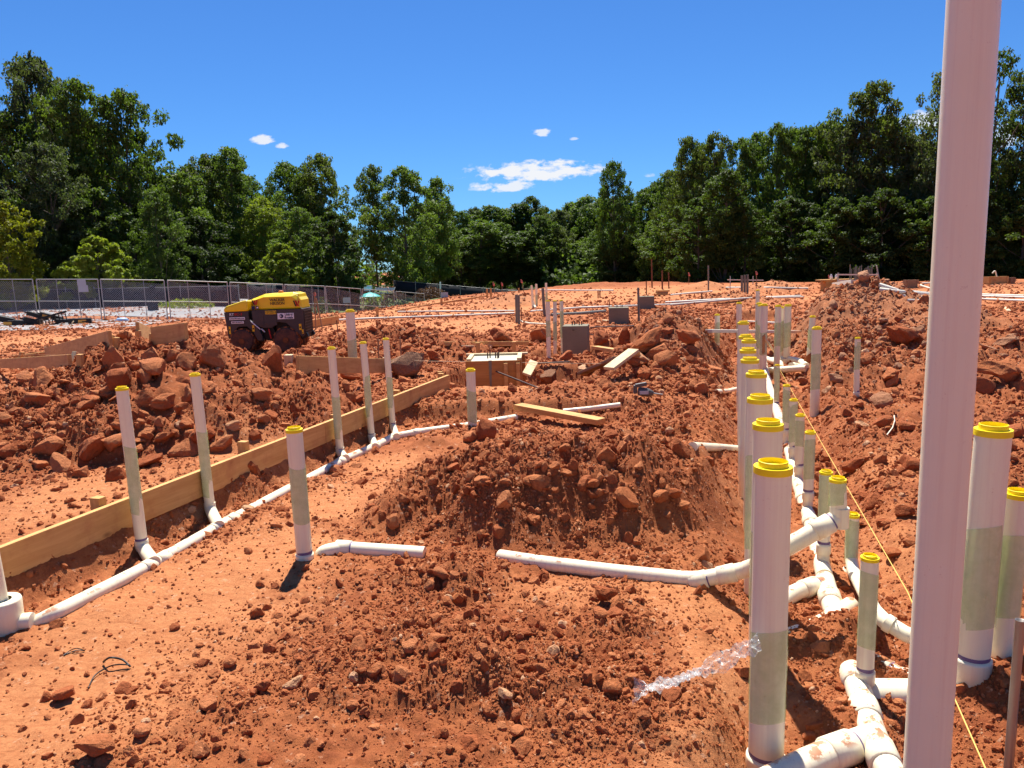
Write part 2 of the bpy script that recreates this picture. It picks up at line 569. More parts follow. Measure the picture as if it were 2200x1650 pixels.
def make_mats():
    # red clay ground
    t = NT('red_clay')
    P = t.pos()
    at = t.attr('zone')
    sep = t.n.new('ShaderNodeSeparateColor')
    t.l.new(at['Color'], sep.inputs[0])
    pk, br, cr = sep.outputs[0], sep.outputs[1], sep.outputs[2]
    n1 = t.noise(P, 1.3, 4, .6)
    n2 = t.noise(P, 9, 4, .65)
    n3 = t.noise(P, 55, 3, .7)
    c = t.mix(t.ramp(n2, [(.30, 0), (.68, 1)]), CRUMB_D, CRUMB)
    c = t.mix(t.ramp(n1, [(.38, 0), (.66, .55)]), c, (.46, .162, .058))
    c = t.mix(t.ramp(cr, [(.55, 0), (1.0, .42)]), c, t.mix(n2, (.19, .045, .015), (.36, .098, .031)))
    pf = t.math('ADD', pk, t.math('MULTIPLY', t.math('SUBTRACT', n2, .5), .9))
    c = t.mix(t.ramp(pf, [(.25, 0), (.75, .9)]), c, t.mix(n3, (.48, .175, .066), (.60, .255, .105)))
    scr = t.noise(t.mapping(P, (5, 17, 5)), 1.0, 4, .7, .8)
    c = t.mix(t.math('MULTIPLY', t.ramp(scr, [(.36, .55), (.56, 0)]), pk), c, (.34, .105, .036))
    c = t.mix(t.math('MULTIPLY', br, .85), c, t.mix(n2, (.25, .095, .042), (.43, .21, .105)))
    vv = t.voro(P, 42, out='Color')
    sv = t.n.new('ShaderNodeSeparateColor')
    t.l.new(vv, sv.inputs[0])
    fleck = t.math("MULTIPLY", t.ramp(sv.outputs[0], [(.94, 0), (.96, .45)]), t.ramp(n3, [(.45, 0), (.6, 1)]))
    c = t.mix(fleck, c, PALE)
    c = t.mix(t.ramp(n3, [(.2, .35), (.55, 0)]), c, (.15, .040, .016))
    b = t.bump(t.noise(P, 48, 6, .8), .75, .022)
    t.fin(c, .93, b, .15)
    # loose clods and rocks
    for nm, cols in (('clay_rock', ((.34, .092, .030), (.46, .150, .052), (.56, .23, .10))),
                     ('dark_clod', ((.26, .066, .022), (.40, .110, .036), (.46, .15, .06))),
                     ('brown_rock', ((.27, .105, .048), (.40, .18, .09), (.52, .29, .17))),
                     ('pale_rock', ((.52, .245, .115), (.60, .32, .165), (.66, .42, .255))),
                     ('conglomerate', ((.19, .085, .045), (.31, .145, .075), (.40, .24, .15)))):
        t = NT(nm)
        P = t.pos()
        r = t.rnd()
        n1 = t.noise(P, 7, 3, .65)
        n2 = t.noise(P, 48, 4, .7)
        c = t.mix(t.ramp(n1, [(.3, 0), (.7, 1)]), cols[0], cols[1])
        c = t.mix(t.math('MULTIPLY', r, .45), c, cols[2])
        c = t.mix(t.ramp(n2, [(.52, 0), (.75, .5)]), c, cols[2])
        c = t.mix(t.ramp(n2, [(.25, .5), (.45, 0)]), c, (.13, .035, .015))
        b = t.bump(t.noise(P, 34, 5, .78), .8, .03)
        t.fin(c, .92, b, .15)

    # PVC, clean and dirty
    for nm, dirt in (('pvc', .45), ('pvc_dirty', 1.0), ('pvc_clean', .4)):
        t = NT(nm)
        P = t.pos()
        n1 = t.noise(P, 6, 5, .6)
        n2 = t.noise(P, 70, 5, .7)
        st = t.noise(t.mapping(P, (60, 60, 1.2)), 1.0, 5, .65)
        c = t.mix(n1, (.83, .755, .53), (.88, .80, .59))
        c = t.mix(t.ramp(st, [(.48, 0), (.74, .30 * dirt + .10)]), c, (.62, .40, .30))
        sp = t.math('MULTIPLY', t.ramp(n2, [(.62, 0), (.70, 1)]), t.ramp(n1, [(.46, 0), (.62, 1)]))
        c = t.mix(t.math('MULTIPLY', sp, min(1, .75 * dirt)), c, (.42, .16, .07))
        if nm == 'pvc_dirty':
            geo = t.n.new('ShaderNodeNewGeometry')
            sx = t.n.new('ShaderNodeSeparateXYZ')
            t.l.new(geo.outputs['Normal'], sx.inputs[0])
            n4 = t.noise(P, 11, 6, .65)
            soil = t.math('MULTIPLY', t.ramp(n4, [(.56, 0), (.60, 1)]), t.ramp(sx.outputs[2], [(.55, 0), (.8, 1)]))
            c = t.mix(t.math('MULTIPLY', soil, .9), c, (.43, .145, .05))
            film = t.math('MULTIPLY', t.ramp(n1, [(.4, 0), (.7, .4)]), t.ramp(sx.outputs[2], [(.2, .3), (.9, 1)]))
            c = t.mix(film, c, (.72, .52, .40))
        t.fin(c, .38, t.bump(n2, .05, .002), .45)
    t = NT('purple_primer')
    t.fin((.16, .11, .22), .5)
    t = NT('grey_conduit')
    n = t.noise(t.pos(), 12, 4)
    t.fin(t.mix(n, (.12, .115, .095), (.21, .20, .165)), .5)
    t = NT('light_conduit')
    n = t.noise(t.pos(), 3, 4)
    t.fin(t.mix(n, (.58, .54, .45), (.72, .68, .57)), .5)
    t = NT('yellow_cap')
    n = t.noise(t.pos(), 40, 4)
    t.fin(t.mix(n, (.90, .68, .004), (.95, .74, .01)), .38, None, .4)
    # clear green stretch film
    t = NT('green_film')
    P = t.pos()
    nb = t.noise(t.mapping(P, (3, 3, 40)), 1.0, 4, .6)
    na = t.noise(P, 14, 4, .6)
    col = t.mix(nb, (.36, .55, .16), (.60, .76, .36))
    t.fin(col, .16, t.bump(t.noise(t.mapping(P, (20, 20, 130)), 1, 3), .12, .004), .55)
    al = t.math('ADD', .28, t.math('MULTIPLY', t.ramp(na, [(.3, 0), (.7, 1)]), .15))
    t.l.new(al, t.b.inputs['Alpha'])
    t = NT('clear_film')
    P = t.pos()
    na = t.noise(P, 60, 5, .7)
    t.fin((.85, .9, .86), .12, t.bump(na, .5, .01), 1.0)
    t.l.new(t.ramp(na, [(.35, .12), (.75, .6)]), t.b.inputs['Alpha'])

    # timber
    for nm, c0, c1 in (('pine_board', (.50, .255, .078), (.66, .385, .14)), ('plywood', (.38, .16, .042), (.52, .25, .07)),
                       ('pale_board', (.58, .44, .24), (.70, .56, .34))):
        t = NT(nm)
        O = t.coord('Object')
        g = t.noise(t.mapping(O, (2.2, 26, 26)), 1.0, 6, .6, .6)
        k = t.voro(t.mapping(O, (3.2, 7, 7)), 1.0)
        c = t.mix(t.ramp(g, [(.3, 0), (.7, 1)]), c0, c1)
        c = t.mix(t.ramp(k, [(.05, .7), (.14, 0)]), c, (.20, .085, .03))
        mud = t.noise(O, 5, 6, .7)
        c = t.mix(t.ramp(mud, [(.50, 0), (.72, .65)]), c, (.42, .16, .06))
        t.fin(c, .75, t.bump(g, .15, .003), .25)
    t = NT('weathered_wood')
    n = t.noise(t.coord(), 20, 5)
    t.fin(t.mix(n, (.20, .11, .06), (.40, .25, .14)), .85)

    t = NT('concrete')
    P = t.pos()
    n1 = t.noise(P, 3, 6, .6)
    n2 = t.noise(P, 40, 4, .7)
    c = t.mix(n1, (.155, .135, .095), (.27, .235, .165))
    c = t.mix(t.ramp(n2, [(.3, .4), (.5, 0)]), c, (.16, .13, .10))
    t.fin(c, .9, t.bump(n2, .3, .006), .2)
    t = NT('wet_mortar')
    n1 = t.noise(t.pos(), 16, 6, .7)
    t.fin(t.mix(n1, (.42, .38, .29), (.60, .56, .44)), .8, t.bump(n1, .6, .02))
    t = NT('rebar')
    n = t.noise(t.pos(), 50, 4)
    t.fin(t.mix(n, (.045, .03, .027), (.11, .06, .045)), .7, None, .3)
    t = NT('rust')
    t.fin((.16, .065, .035), .8)
    t = NT('steel_pipe')
    n = t.noise(t.mapping(t.coord(), (40, 40, 2)), 1, 4)
    t.fin(t.mix(n, (.24, .21, .19), (.42, .38, .34)), .42, None, .5, .7)
    t = NT('galvanised')
    n = t.noise(t.pos(), 4, 3)
    t.fin(t.mix(n, (.30, .295, .28), (.45, .44, .42)), .5, None, .5, .5)
    t = NT('wire_mesh')
    t.fin((.34, .35, .36), .5, None, .5, .4)
    t = NT('black_screen')
    n = t.noise(t.pos(), 1.2, 4)
    t.fin(t.mix(n, (.010, .012, .018), (.024, .026, .034)), .9)
    t = NT('black_plastic')
    n = t.noise(t.coord(), 6, 4)
    t.fin(t.mix(n, (.008, .008, .009), (.022, .020, .019)), .45)
    t = NT('black_wire')
    t.fin((.01, .01, .011), .4)
    t = NT('orange_sticker')
    t.fin((.75, .35, .06), .5)
    t = NT('white_plastic')
    t.fin((.75, .75, .74), .4)
    t = NT('grey_plate')
    t.fin((.45, .45, .47), .5)
    # roller
    t = NT('roller_yellow')
    n = t.noise(t.coord(), 5, 5, .6)
    t.fin(t.mix(t.ramp(n, [(.5, 0), (.8, .35)]), (.90, .64, .004), (.68, .42, .03)), .32, None, .5)
    t = NT('roller_brown')
    n = t.noise(t.coord(), 7, 5, .65)
    t.fin(t.mix(t.ramp(n, [(.45, 0), (.75, .5)]), (.045, .035, .034), (.10, .058, .042)), .5, None, .4)
    t = NT('drum_steel')
    n = t.noise(t.coord(), 10, 6, .7)
    t.fin(t.mix(t.ramp(n, [(.35, 0), (.65, 1)]), (.045, .032, .028), (.16, .062, .034)), .7,
          t.bump(n, .4, .01), .3)
    t = NT('drum_mud')
    n = t.noise(t.coord(), 14, 6, .7)
    t.fin(t.mix(n, (.10, .045, .025), (.36, .13, .045)), .9, t.bump(n, .6, .02), .2)
    for nm, c in (('logo_black', (.02, .018, .018)), ('logo_red', (.55, .02, .02)), ('logo_white', (.80, .80, .80)),
                  ('logo_navy', (.012, .02, .075)), ('tag_yellow', (.80, .50, .02)), ('beacon_orange', (.60, .17, .03)),
                  ('hose_red', (.50, .02, .015)), ('flag_pink', (.85, .22, .16)), ('string_yellow', (.80, .50, .12)),
                  ('string_tan', (.55, .33, .17)), ('umbrella_teal', (.05, .50, .47)), ('drill_grey', (.11, .095, .085)),
                  ('blue_plastic', (.35, .50, .72)), ('grille_black', (.008, .007, .008))):
        t = NT(nm)
        t.fin(c, .5)
    # leaves: lit through as well as from above
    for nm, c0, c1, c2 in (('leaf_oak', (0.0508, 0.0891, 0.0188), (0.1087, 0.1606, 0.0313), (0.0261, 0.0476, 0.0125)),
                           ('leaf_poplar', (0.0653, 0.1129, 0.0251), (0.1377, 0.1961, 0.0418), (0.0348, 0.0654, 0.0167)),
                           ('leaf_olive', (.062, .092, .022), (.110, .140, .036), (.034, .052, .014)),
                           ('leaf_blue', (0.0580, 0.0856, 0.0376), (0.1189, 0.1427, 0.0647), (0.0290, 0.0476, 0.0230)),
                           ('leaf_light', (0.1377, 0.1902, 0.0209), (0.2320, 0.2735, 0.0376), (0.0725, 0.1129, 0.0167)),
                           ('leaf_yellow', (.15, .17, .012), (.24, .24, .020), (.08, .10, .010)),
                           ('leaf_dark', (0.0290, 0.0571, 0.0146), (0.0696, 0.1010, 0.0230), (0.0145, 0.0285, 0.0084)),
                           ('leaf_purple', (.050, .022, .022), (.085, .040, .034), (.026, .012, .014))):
        t = NT(nm)
        a = t.attr('tone')['Fac']
        r = t.rnd()
        c = t.mix(t.ramp(a, [(.0, 0), (.9, 1)]), c0, c1)
        c = t.mix(t.math('MULTIPLY', r, .5), c, c2)
        t.b.inputs['Roughness'].default_value = .6
        t.b.inputs['Specular IOR Level'].default_value = .22
        t.set(t.b.inputs['Base Color'], c)
        tr = t.n.new('ShaderNodeBsdfTranslucent')
        t.l.new(t.mix(1.0, c, (1.5, 1.6, .55), 'MULTIPLY'), tr.inputs[0])
        ms = t.n.new('ShaderNodeMixShader')
        ms.inputs[0].default_value = .42
        t.l.new(t.b.outputs[0], ms.inputs[1])
        t.l.new(tr.outputs[0], ms.inputs[2])
        t.l.new(ms.outputs[0], t.out.inputs[0])
    t = NT('bark')
    n = t.noise(t.mapping(t.coord(), (9, 9, 1.5)), 1, 6, .7)
    t.fin(t.mix(n, (.055, .045, .036), (.20, .165, .125)), .9, t.bump(n, .6, .03), .2)
    # other ground
    t = NT('asphalt_pale')
    P = t.pos()
    n1 = t.noise(P, .35, 5)
    n2 = t.noise(P, 30, 3)
    c = t.mix(n1, (.26, .255, .26), (.36, .35, .345))
    c = t.mix(t.ramp(n1, [(.55, 0), (.75, .4)]), c, (.42, .27, .18))
    t.fin(c, .9, t.bump(n2, .2, .01))
    t = NT('gravel')
    P = t.pos()
    v = t.voro(P, 14, out='Color')
    s = t.n.new('ShaderNodeSeparateColor')
    t.l.new(v, s.inputs[0])
    c = t.mix(s.outputs[0], (.12, .115, .115), (.46, .44, .43))
    n = t.noise(P, .9, 5)
    c = t.mix(t.ramp(n, [(.48, 0), (.62, .9)]), c, (.38, .13, .05))
    t.fin(c, .9, t.bump(t.voro(P, 14), .8, .04))
    t = NT('grass')
    P = t.pos()
    c = t.mix(t.ramp(t.noise(P, 1.4, 6, .7), [(.3, 0), (.7, 1)]), (.055, .10, .025), (.15, .19, .06))
    c = t.mix(t.ramp(t.noise(P, .5, 4), [(.5, 0), (.7, .6)]), c, (.26, .22, .11))
    t.fin(c, .95, t.bump(t.noise(P, 30, 4), .8, .05))
    t = NT('leaf_litter')
    P = t.pos()
    t.fin(t.mix(t.noise(P, 3, 6, .7), (.035, .026, .016), (.09, .065, .035)), .95, t.bump(t.noise(P, 20, 4), .8, .05))


make_mats()

# ------------------------------------------------------------------ object helpers


def tag(o, label, cat, group=None, kind=None):
    if label:
        o['label'] = label
    if cat:
        o['category'] = cat
    if group:
        o['group'] = group
    if kind:
        o['kind'] = kind
    return o


def thing(name, label, cat, loc, group=None, rz=0.0):
    o = bpy.data.objects.new(name, None)
    o.empty_display_size = 0.1
    COL.objects.link(o)
    o.location = loc
    o.rotation_euler = (0, 0, rz)
    return tag(o, label, cat, group)


def mesh_np(name, V, F, mat=None, smooth=False):
    me = bpy.data.meshes.new(name)
    V = np.asarray(V, np.float32)
    F = np.asarray(F, np.int32)
    k = F.shape[1]
    me.vertices.add(len(V))
    me.vertices.foreach_set('co', V.ravel())
    me.loops.add(F.size)
    me.loops.foreach_set('vertex_index', F.ravel())
    me.polygons.add(len(F))
    me.polygons.foreach_set('loop_start', np.arange(0, F.size, k, dtype=np.int32))
    me.polygons.foreach_set('loop_total', np.full(len(F), k, np.int32))
    if smooth:
        me.polygons.foreach_set('use_smooth', np.ones(len(F), bool))
    me.update(calc_edges=True)
    if mat:
        me.materials.append(MATS[mat])
    return me


def add(name, me, parent=None, loc=None):
    o = bpy.data.objects.new(name, me)
    COL.objects.link(o)
    if parent is not None:
        o.parent = parent
    if loc is not None:
        o.location = loc
    return o


class MB:
    """collects shapes in world coordinates, builds one mesh object"""

    def __init__(s):
        s.v, s.f, s.sm = [], [], []

    def poly(s, pts, faces, smooth=False):
        n = len(s.v)
        s.v += [Vector(p) for p in pts]
        for f in faces:
            s.f.append(tuple(i + n for i in f))
            s.sm.append(smooth)
        return s

    def box(s, c, size, rz=0.0, rot=None):
        M = rot or Matrix.Rotation(rz, 3, 'Z')
        c = Vector(c)
        h = Vector(size) / 2
        p = [c + M @ Vector((sx * h.x, sy * h.y, sz * h.z)) for sz in (-1, 1) for sy in (-1, 1) for sx in (-1, 1)]
        return s.poly(p, [(0, 2, 3, 1), (4, 5, 7, 6), (0, 1, 5, 4), (2, 6, 7, 3), (0, 4, 6, 2), (1, 3, 7, 5)])

    def beam(s, a, b, w, h, up=(0, 0, 1)):
        """bar from a to b, w wide (sideways), h high (along up)"""
        a, b = Vector(a), Vector(b)
        x = (b - a).normalized()
        y = Vector(up).cross(x).normalized()
        z = x.cross(y)
        M = Matrix((x, y, z)).transposed()
        return s.box((a + b) / 2, ((b - a).length, w, h), rot=M)

    def tube(s, pts, r, n=20, caps=True, rr=None):
        pts = [Vector(p) for p in pts]
        base = len(s.v)
        prev = None
        for i, p in enumerate(pts):
            if i == 0:
                t = pts[1] - p
            elif i == len(pts) - 1:
                t = p - pts[i - 1]
            else:
                t = (pts[i + 1] - p).normalized() + (p - pts[i - 1]).normalized()
            t.normalize()
            if prev is None:
                ref = Vector((0, 0, 1)) if abs(t.z) < .9 else Vector((1, 0, 0))
                u = t.cross(ref).normalized()
            else:
                u = (prev - t * prev.dot(t)).normalized()
            prev = u
            w = t.cross(u)
            ra = rr[i] if rr else r
            s.v += [p + (u * math.cos(2 * math.pi * k / n) + w * math.sin(2 * math.pi * k / n)) * ra for k in range(n)]
        for i in range(len(pts) - 1):
            for k in range(n):
                a, b = base + i * n + k, base + i * n + (k + 1) % n
                s.f.append((a, b, b + n, a + n))
                s.sm.append(True)
        if caps:
            e = base + (len(pts) - 1) * n
            for q, rev in ((base, True), (e, False)):
                c0 = len(s.v)
                s.v += [s.v[q + k].copy() for k in range(n)]
                f = tuple(c0 + k for k in range(n))
                s.f.append(f[::-1] if rev else f)
                s.sm.append(False)
        return s

    def lathe(s, c, prof, n=28, smooth=True):
        """prof: (radius, z) list, turned round the vertical through c"""
        c = Vector(c)
        base = len(s.v)
        for (r, z) in prof:
            s.v += [c + Vector((r * math.cos(2 * math.pi * k / n), r * math.sin(2 * math.pi * k / n), z)) for k in range(n)]
        for i in range(len(prof) - 1):
            for k in range(n):
                a, b = base + i * n + k, base + i * n + (k + 1) % n
                s.f.append((a, b, b + n, a + n))
                s.sm.append(smooth)
        return s

    def extrude(s, poly, y0, y1):
        """closed outline in x,z drawn anticlockwise, pushed from y0 to y1"""
        n = len(poly)
        p = [Vector((x, y0, z)) for x, z in poly] + [Vector((x, y1, z)) for x, z in poly]
        f = [tuple(range(n)), tuple(range(2 * n - 1, n - 1, -1))]
        f += [((i + 1) % n, i, n + i, n + (i + 1) % n) for i in range(n)]
        return s.poly(p, f)

    def build(s, name, mat, parent=None, origin=None, local=False, bevel=0.0):
        off = Vector((0, 0, 0))
        if parent is not None and not local:
            q = parent
            while q.parent:
                q = q.parent
            off = q.location.copy()
        elif origin is not None:
            off = Vector(origin)
        me = bpy.data.meshes.new(name)
        me.from_pydata([tuple(v - off) for v in s.v], [], s.f)
        me.polygons.foreach_set('use_smooth', s.sm)
        me.materials.append(MATS[mat])
        o = add(name, me, parent)
        if parent is None:
            o.location = off
        if bevel:
            b = o.modifiers.new('bevel', 'BEVEL')
            b.width = bevel
            b.segments = 2
            b.limit_method = 'ANGLE'
            b.angle_limit = R_(35)
        return o


def solo(mb, name, mat, label, cat, origin, group=None, bevel=0.0):
    return tag(mb.build(name, mat, origin=origin, bevel=bevel), label, cat, group)


# ------------------------------------------------------------------ ground sheet


def build_ground():
    dense = np.linspace(R_(-50), R_(50), 720)
    coarse = np.linspace(R_(50), R_(310), 62)[1:-1]
    th = np.concatenate([dense, coarse])
    r = np.concatenate([np.linspace(0.25, 2.5, 16)[:-1], np.exp(np.arange(math.log(2.5), math.log(62), 0.0043)),
                        np.geomspace(63, 6000, 90)])
    ay = -1.4
    X = np.outer(r, np.sin(th)).ravel()
    Y = (ay + np.outer(r, np.cos(th))).ravel()
    z, pk, br, cr = fields(X, Y)
    nr, nc = len(r), len(th)
    # loose soil cannot stand in needles: let steep steps slump to a talus slope
    Zg = z.reshape(len(r), len(th)).copy()
    nd = len(dense)
    W = Zg[:, :nd]
    dr = np.diff(r)[:, None]
    dt = (r * (dense[1] - dense[0]))[:, None]
    for it in range(16):
        s = 1.25 if it < 8 else 1.9
        W[1:] = np.minimum(W[1:], W[:-1] + s * dr)
        W[:-1] = np.minimum(W[:-1], W[1:] + s * dr)
        W[:, 1:] = np.minimum(W[:, 1:], W[:, :-1] + s * dt)
        W[:, :-1] = np.minimum(W[:, :-1], W[:, 1:] + s * dt)
    z = Zg.ravel()
    GRID.update(r=r, ay=ay, t0=dense[0], dt=dense[1] - dense[0], n=len(dense), F=[f.reshape(len(r), len(th)) for f in (z, pk, br, cr)])
    V = np.stack([X, Y, z], 1)
    V = np.vstack([V, [[0, ay, Hs(0, ay)]]])
    i = np.arange(nr - 1)[:, None]
    j = np.arange(nc)[None, :]
    j2 = (j + 1) % nc
    F = np.stack([i * nc + j, (i + 1) * nc + j, (i + 1) * nc + j2, i * nc + j2], -1).reshape(-1, 4)
    F = F[:, ::-1]
    me = mesh_np('ground', V, F, 'red_clay', True)
    # close the middle
    import bmesh
    col = np.zeros((len(V), 4), np.float32)
    col[:-1, 0], col[:-1, 1], col[:-1, 2], col[:, 3] = pk, br, cr, 1
    a = me.attributes.new('zone', 'FLOAT_COLOR', 'POINT')
    a.data.foreach_set('color', col.ravel())
    o = add('ground', me)
    tag(o, 'red clay building pad churned into clods and heaps', None, None, 'structure')
    c = MB()
    ring = [Vector(V[k]) for k in range(nc)]
    return o


build_ground()


def sheet(name, pts, nu, nv, dz, mat, label, kind='structure'):
    """a patch that follows the ground: pts = four corners (x,y), in order round"""
    a, b, c, d = [np.array(p, float) for p in pts]
    u = np.linspace(0, 1, nu)[:, None, None]
    v = np.linspace(0, 1, nv)[None, :, None]
    P = (a * (1 - u) + b * u) * (1 - v) + (d * (1 - u) + c * u) * v
    P = P.reshape(-1, 2)
    z = fields(P[:, 0], P[:, 1])[0] + dz
    i = np.arange(nu - 1)[:, None]
    j = np.arange(nv - 1)[None, :]
    F = np.stack([i * nv + j, (i + 1) * nv + j, (i + 1) * nv + j + 1, i * nv + j + 1], -1).reshape(-1, 4)
    o = add(name, mesh_np(name, np.column_stack([P, z]), F, mat, True))
    tag(o, label, None, None, kind)
    return o


# ------------------------------------------------------------------ flat ground beyond the pad
sheet('gravel_strip', [(-26, 25.5), (-12.5, 25.5), (-13.5, 32.5), (-26, 33.5)], 60, 24, .02, 'gravel',
      'grey gravel strip along the foot of the site fence')
sheet('parking_lot', [(-60, 33.2), (-10, 35.5), (-7, 66), (-70, 72)], 50, 30, .012, 'asphalt_pale',
      'pale asphalt car park beyond the site fence')
sheet('lawn', [(-6.5, 42), (3, 60.5), (0, 92), (-16, 80)], 30, 30, .03, 'grass', 'mown green bank beside the wood')
sheet('verge', [(-15.5, 42.5), (-7.5, 44), (-9, 66), (-15, 60)], 30, 16, .035, 'grass', 'weedy green island in the car park')
sheet('forest_floor', [(-120, 76), (-10, 88), (-10, 240), (-140, 240)], 20, 20, .03, 'leaf_litter', 'shaded leaf litter under the left wood')
sheet('forest_floor', [(-10, 96), (22, 72), (60, 240), (-10, 240)], 20, 20, .035, 'leaf_litter', 'shaded leaf litter under the far wood')
sheet('forest_floor', [(22, 72), (34, 52), (160, 60), (60, 240)], 20, 20, .03, 'leaf_litter', 'shaded leaf litter under the right wood')
sheet('access_road', [(-3, 70), (9, 73), (9, 78), (-3, 75)], 16, 6, .06, 'asphalt_pale', 'narrow grey road passing in front of the far wood')

# ------------------------------------------------------------------ trees


def leaf_mesh(name, C, N, size, mat, rng, tone):
    """one kite-shaped leaf spray per centre, facing roughly along N"""
    n = len(C)
    N = N + rng.normal(0, .75, (n, 3))
    N /= np.linalg.norm(N, axis=1, keepdims=True) + 1e-9
    a = rng.normal(0, 1, (n, 3))
    U = np.cross(N, a)
    U /= np.linalg.norm(U, axis=1, keepdims=True) + 1e-9
    W = np.cross(N, U)
    s = (size * rng.uniform(.55, 1.25, n))[:, None]
    bend = N * s * .22
    V = np.stack([C - U * s * .55, C - W * s * .36 + bend * .6 + U * s * .05, C + U * s * .6 - bend * .5, C + W * s * .36 + bend * .6], 1).reshape(-1, 3)
    F = np.arange(n * 4).reshape(-1, 4)
    me = mesh_np(name, V, F, mat)
    at = me.attributes.new('tone', 'FLOAT', 'POINT')
    at.data.foreach_set('value', np.repeat(tone, 4).astype(np.float32))
    return me


def crown_points(seed, style):
    """centres and outward directions of leaf sprays, unit height 1, radius about .3"""
    rng = np.random.default_rng(seed)
    C, N, T, ends = [], [], [], []
    if style == 'tall':
        nb, lo, hi, per = 230, .26, .97, 84
    elif style == 'column':
        nb, lo, hi, per = 200, .16, .97, 88
    elif style == 'sparse':
        nb, lo, hi, per = 140, .24, .98, 66
    elif style == 'shrub':
        nb, lo, hi, per = 180, .12, .93, 80
    else:
        nb, lo, hi, per = 230, .06, .96, 84
    lob = rng.uniform(0, 6.28, 4)
    for k in range(nb):
        t = lo + (hi - lo) * (k + rng.uniform(0, 1)) / nb
        q = (t - lo) / (hi - lo)
        if style == 'tall':
            prof = .32 * (0.40 + .70 * math.sin(math.pi * min(1, q * .62 + .14))) * math.sqrt(max(.02, 1 - q ** 5))
        elif style == 'sparse':
            prof = .31 * (.45 + .6 * math.sin(math.pi * min(1, q * .66 + .12))) * math.sqrt(max(.03, 1 - q ** 5))
        elif style == 'column':
            prof = .18 * (.6 + .55 * math.sin(math.pi * min(1, q * .7 + .1))) * math.sqrt(max(.02, 1 - q ** 6))
        elif style == 'shrub':
            prof = .62 * math.sqrt(max(.02, 1 - (2 * q - .85) ** 2 * .8)) * (1 - .4 * q ** 3)
        else:
            prof = .36 * (.55 + .45 * math.sin(math.pi * min(1, q * .7 + .12))) * math.sqrt(max(.02, 1 - q ** 4))
        th = rng.uniform(0, 6.283)
        pr = prof * (1 + .30 * math.sin(2 * th + lob[0] + 7 * t) + .22 * math.sin(3 * th + lob[1] - 11 * t))
        rad = pr * math.sqrt(rng.uniform(.05, 1.0))
        c = np.array([rad * math.cos(th), rad * math.sin(th), t])
        br = rng.uniform(.022, .062) * (1.35 if style == 'shrub' else 1) * (1.1 - .35 * q)
        m = int(per * (br / .042) ** 1.6)
        d = rng.normal(0, 1, (m, 3))
        d /= np.linalg.norm(d, axis=1, keepdims=True)
        rr = br * rng.uniform(.25, 1, (m, 1)) ** .55
        sq = np.array([1.25, 1.25, .72])
        C.append(c + d * rr * sq + rng.normal(0, .006, (m, 3)))
        N.append(d * .6 + np.array([0, 0, .75]))
        T.append(np.clip(rng.uniform(.1, .9) * .5 + rng.uniform(0, .5, m), 0, 1))
        ends.append(c)
    return np.vstack(C), np.vstack(N), np.concatenate(T), ends, rng


def tree_meshes(seed, style, leaf, mat, name='crown'):
    C, N, T, ends, rng = crown_points(seed, style)
    crown = leaf_mesh(name, C, N, leaf, mat, rng, T)
    b = MB()
    top = .9 if style != 'shrub' else .5
    ph = rng.uniform(0, 6)
    path = [Vector((.012 * math.sin(ph + 4 * t), .012 * math.cos(ph * 1.7 + 3 * t), t * top)) for t in np.linspace(-.02, 1, 9)]
    r0 = .016 if style != 'shrub' else .02
    b.tube(path, r0, 8, True, [r0 * (1 - .82 * i / 8) * (1.25 if i == 0 else 1) for i in range(9)])
    order = list(range(len(ends)))
    rng.shuffle(order)
    for k in order[:34]:
        e = Vector(ends[k])
        s = max(.10, e.z - rng.uniform(.08, .22) * (1 if style != 'shrub' else 2))
        i = min(8, max(0, int((s / top) * 8)))
        p0 = path[i].copy()
        mid = (p0 + e) / 2 + Vector((0, 0, -.02))
        ra = r0 * .38 * (1 - .5 * e.z)
        b.tube([p0, mid, e], ra, 5, False, [ra, ra * .7, ra * .3])
    me = bpy.data.meshes.new('trunk')
    me.from_pydata([tuple(v) for v in b.v], [], b.f)
    me.polygons.foreach_set('use_smooth', [True] * len(b.f))
    me.materials.append(MATS['bark'])
    return me, crown


TREE_KINDS = {
    'oak0': tree_meshes(1, 'tall', 0.0201, 'leaf_oak'), 'oak1': tree_meshes(2, 'tall', 0.0201, 'leaf_blue'),
    'oak2': tree_meshes(3, 'tall', 0.0201, 'leaf_oak'), 'olive0': tree_meshes(4, 'tall', 0.0201, 'leaf_olive'),
    'pop0': tree_meshes(5, 'column', 0.0201, 'leaf_poplar'), 'pop1': tree_meshes(6, 'column', 0.0201, 'leaf_oak'),
    'pop2': tree_meshes(7, 'round', 0.0201, 'leaf_poplar'), 'olive1': tree_meshes(8, 'round', 0.0201, 'leaf_olive'),
    'thin0': tree_meshes(9, 'sparse', 0.0192, 'leaf_blue'), 'thin1': tree_meshes(10, 'sparse', 0.0192, 'leaf_oak'),
    'shrub0': tree_meshes(12, 'shrub', 0.0470, 'leaf_light'), 'yellow0': tree_meshes(13, 'round', 0.0268, 'leaf_yellow'),
    'mag0': tree_meshes(14, 'round', 0.0287, 'leaf_dark'), 'light0': tree_meshes(15, 'round', 0.0201, 'leaf_light'),
    'full0': tree_meshes(16, 'round', 0.0239, 'leaf_dark'), 'full1': tree_meshes(17, 'round', 0.0239, 'leaf_oak'),
}
RAD = {'oak': .36, 'olive': .36, 'pop0': .21, 'pop1': .21, 'pop2': .38, 'thin': .36, 'shrub': .68, 'yellow': .38, 'mag': .38,
       'light': .38, 'full': .38}


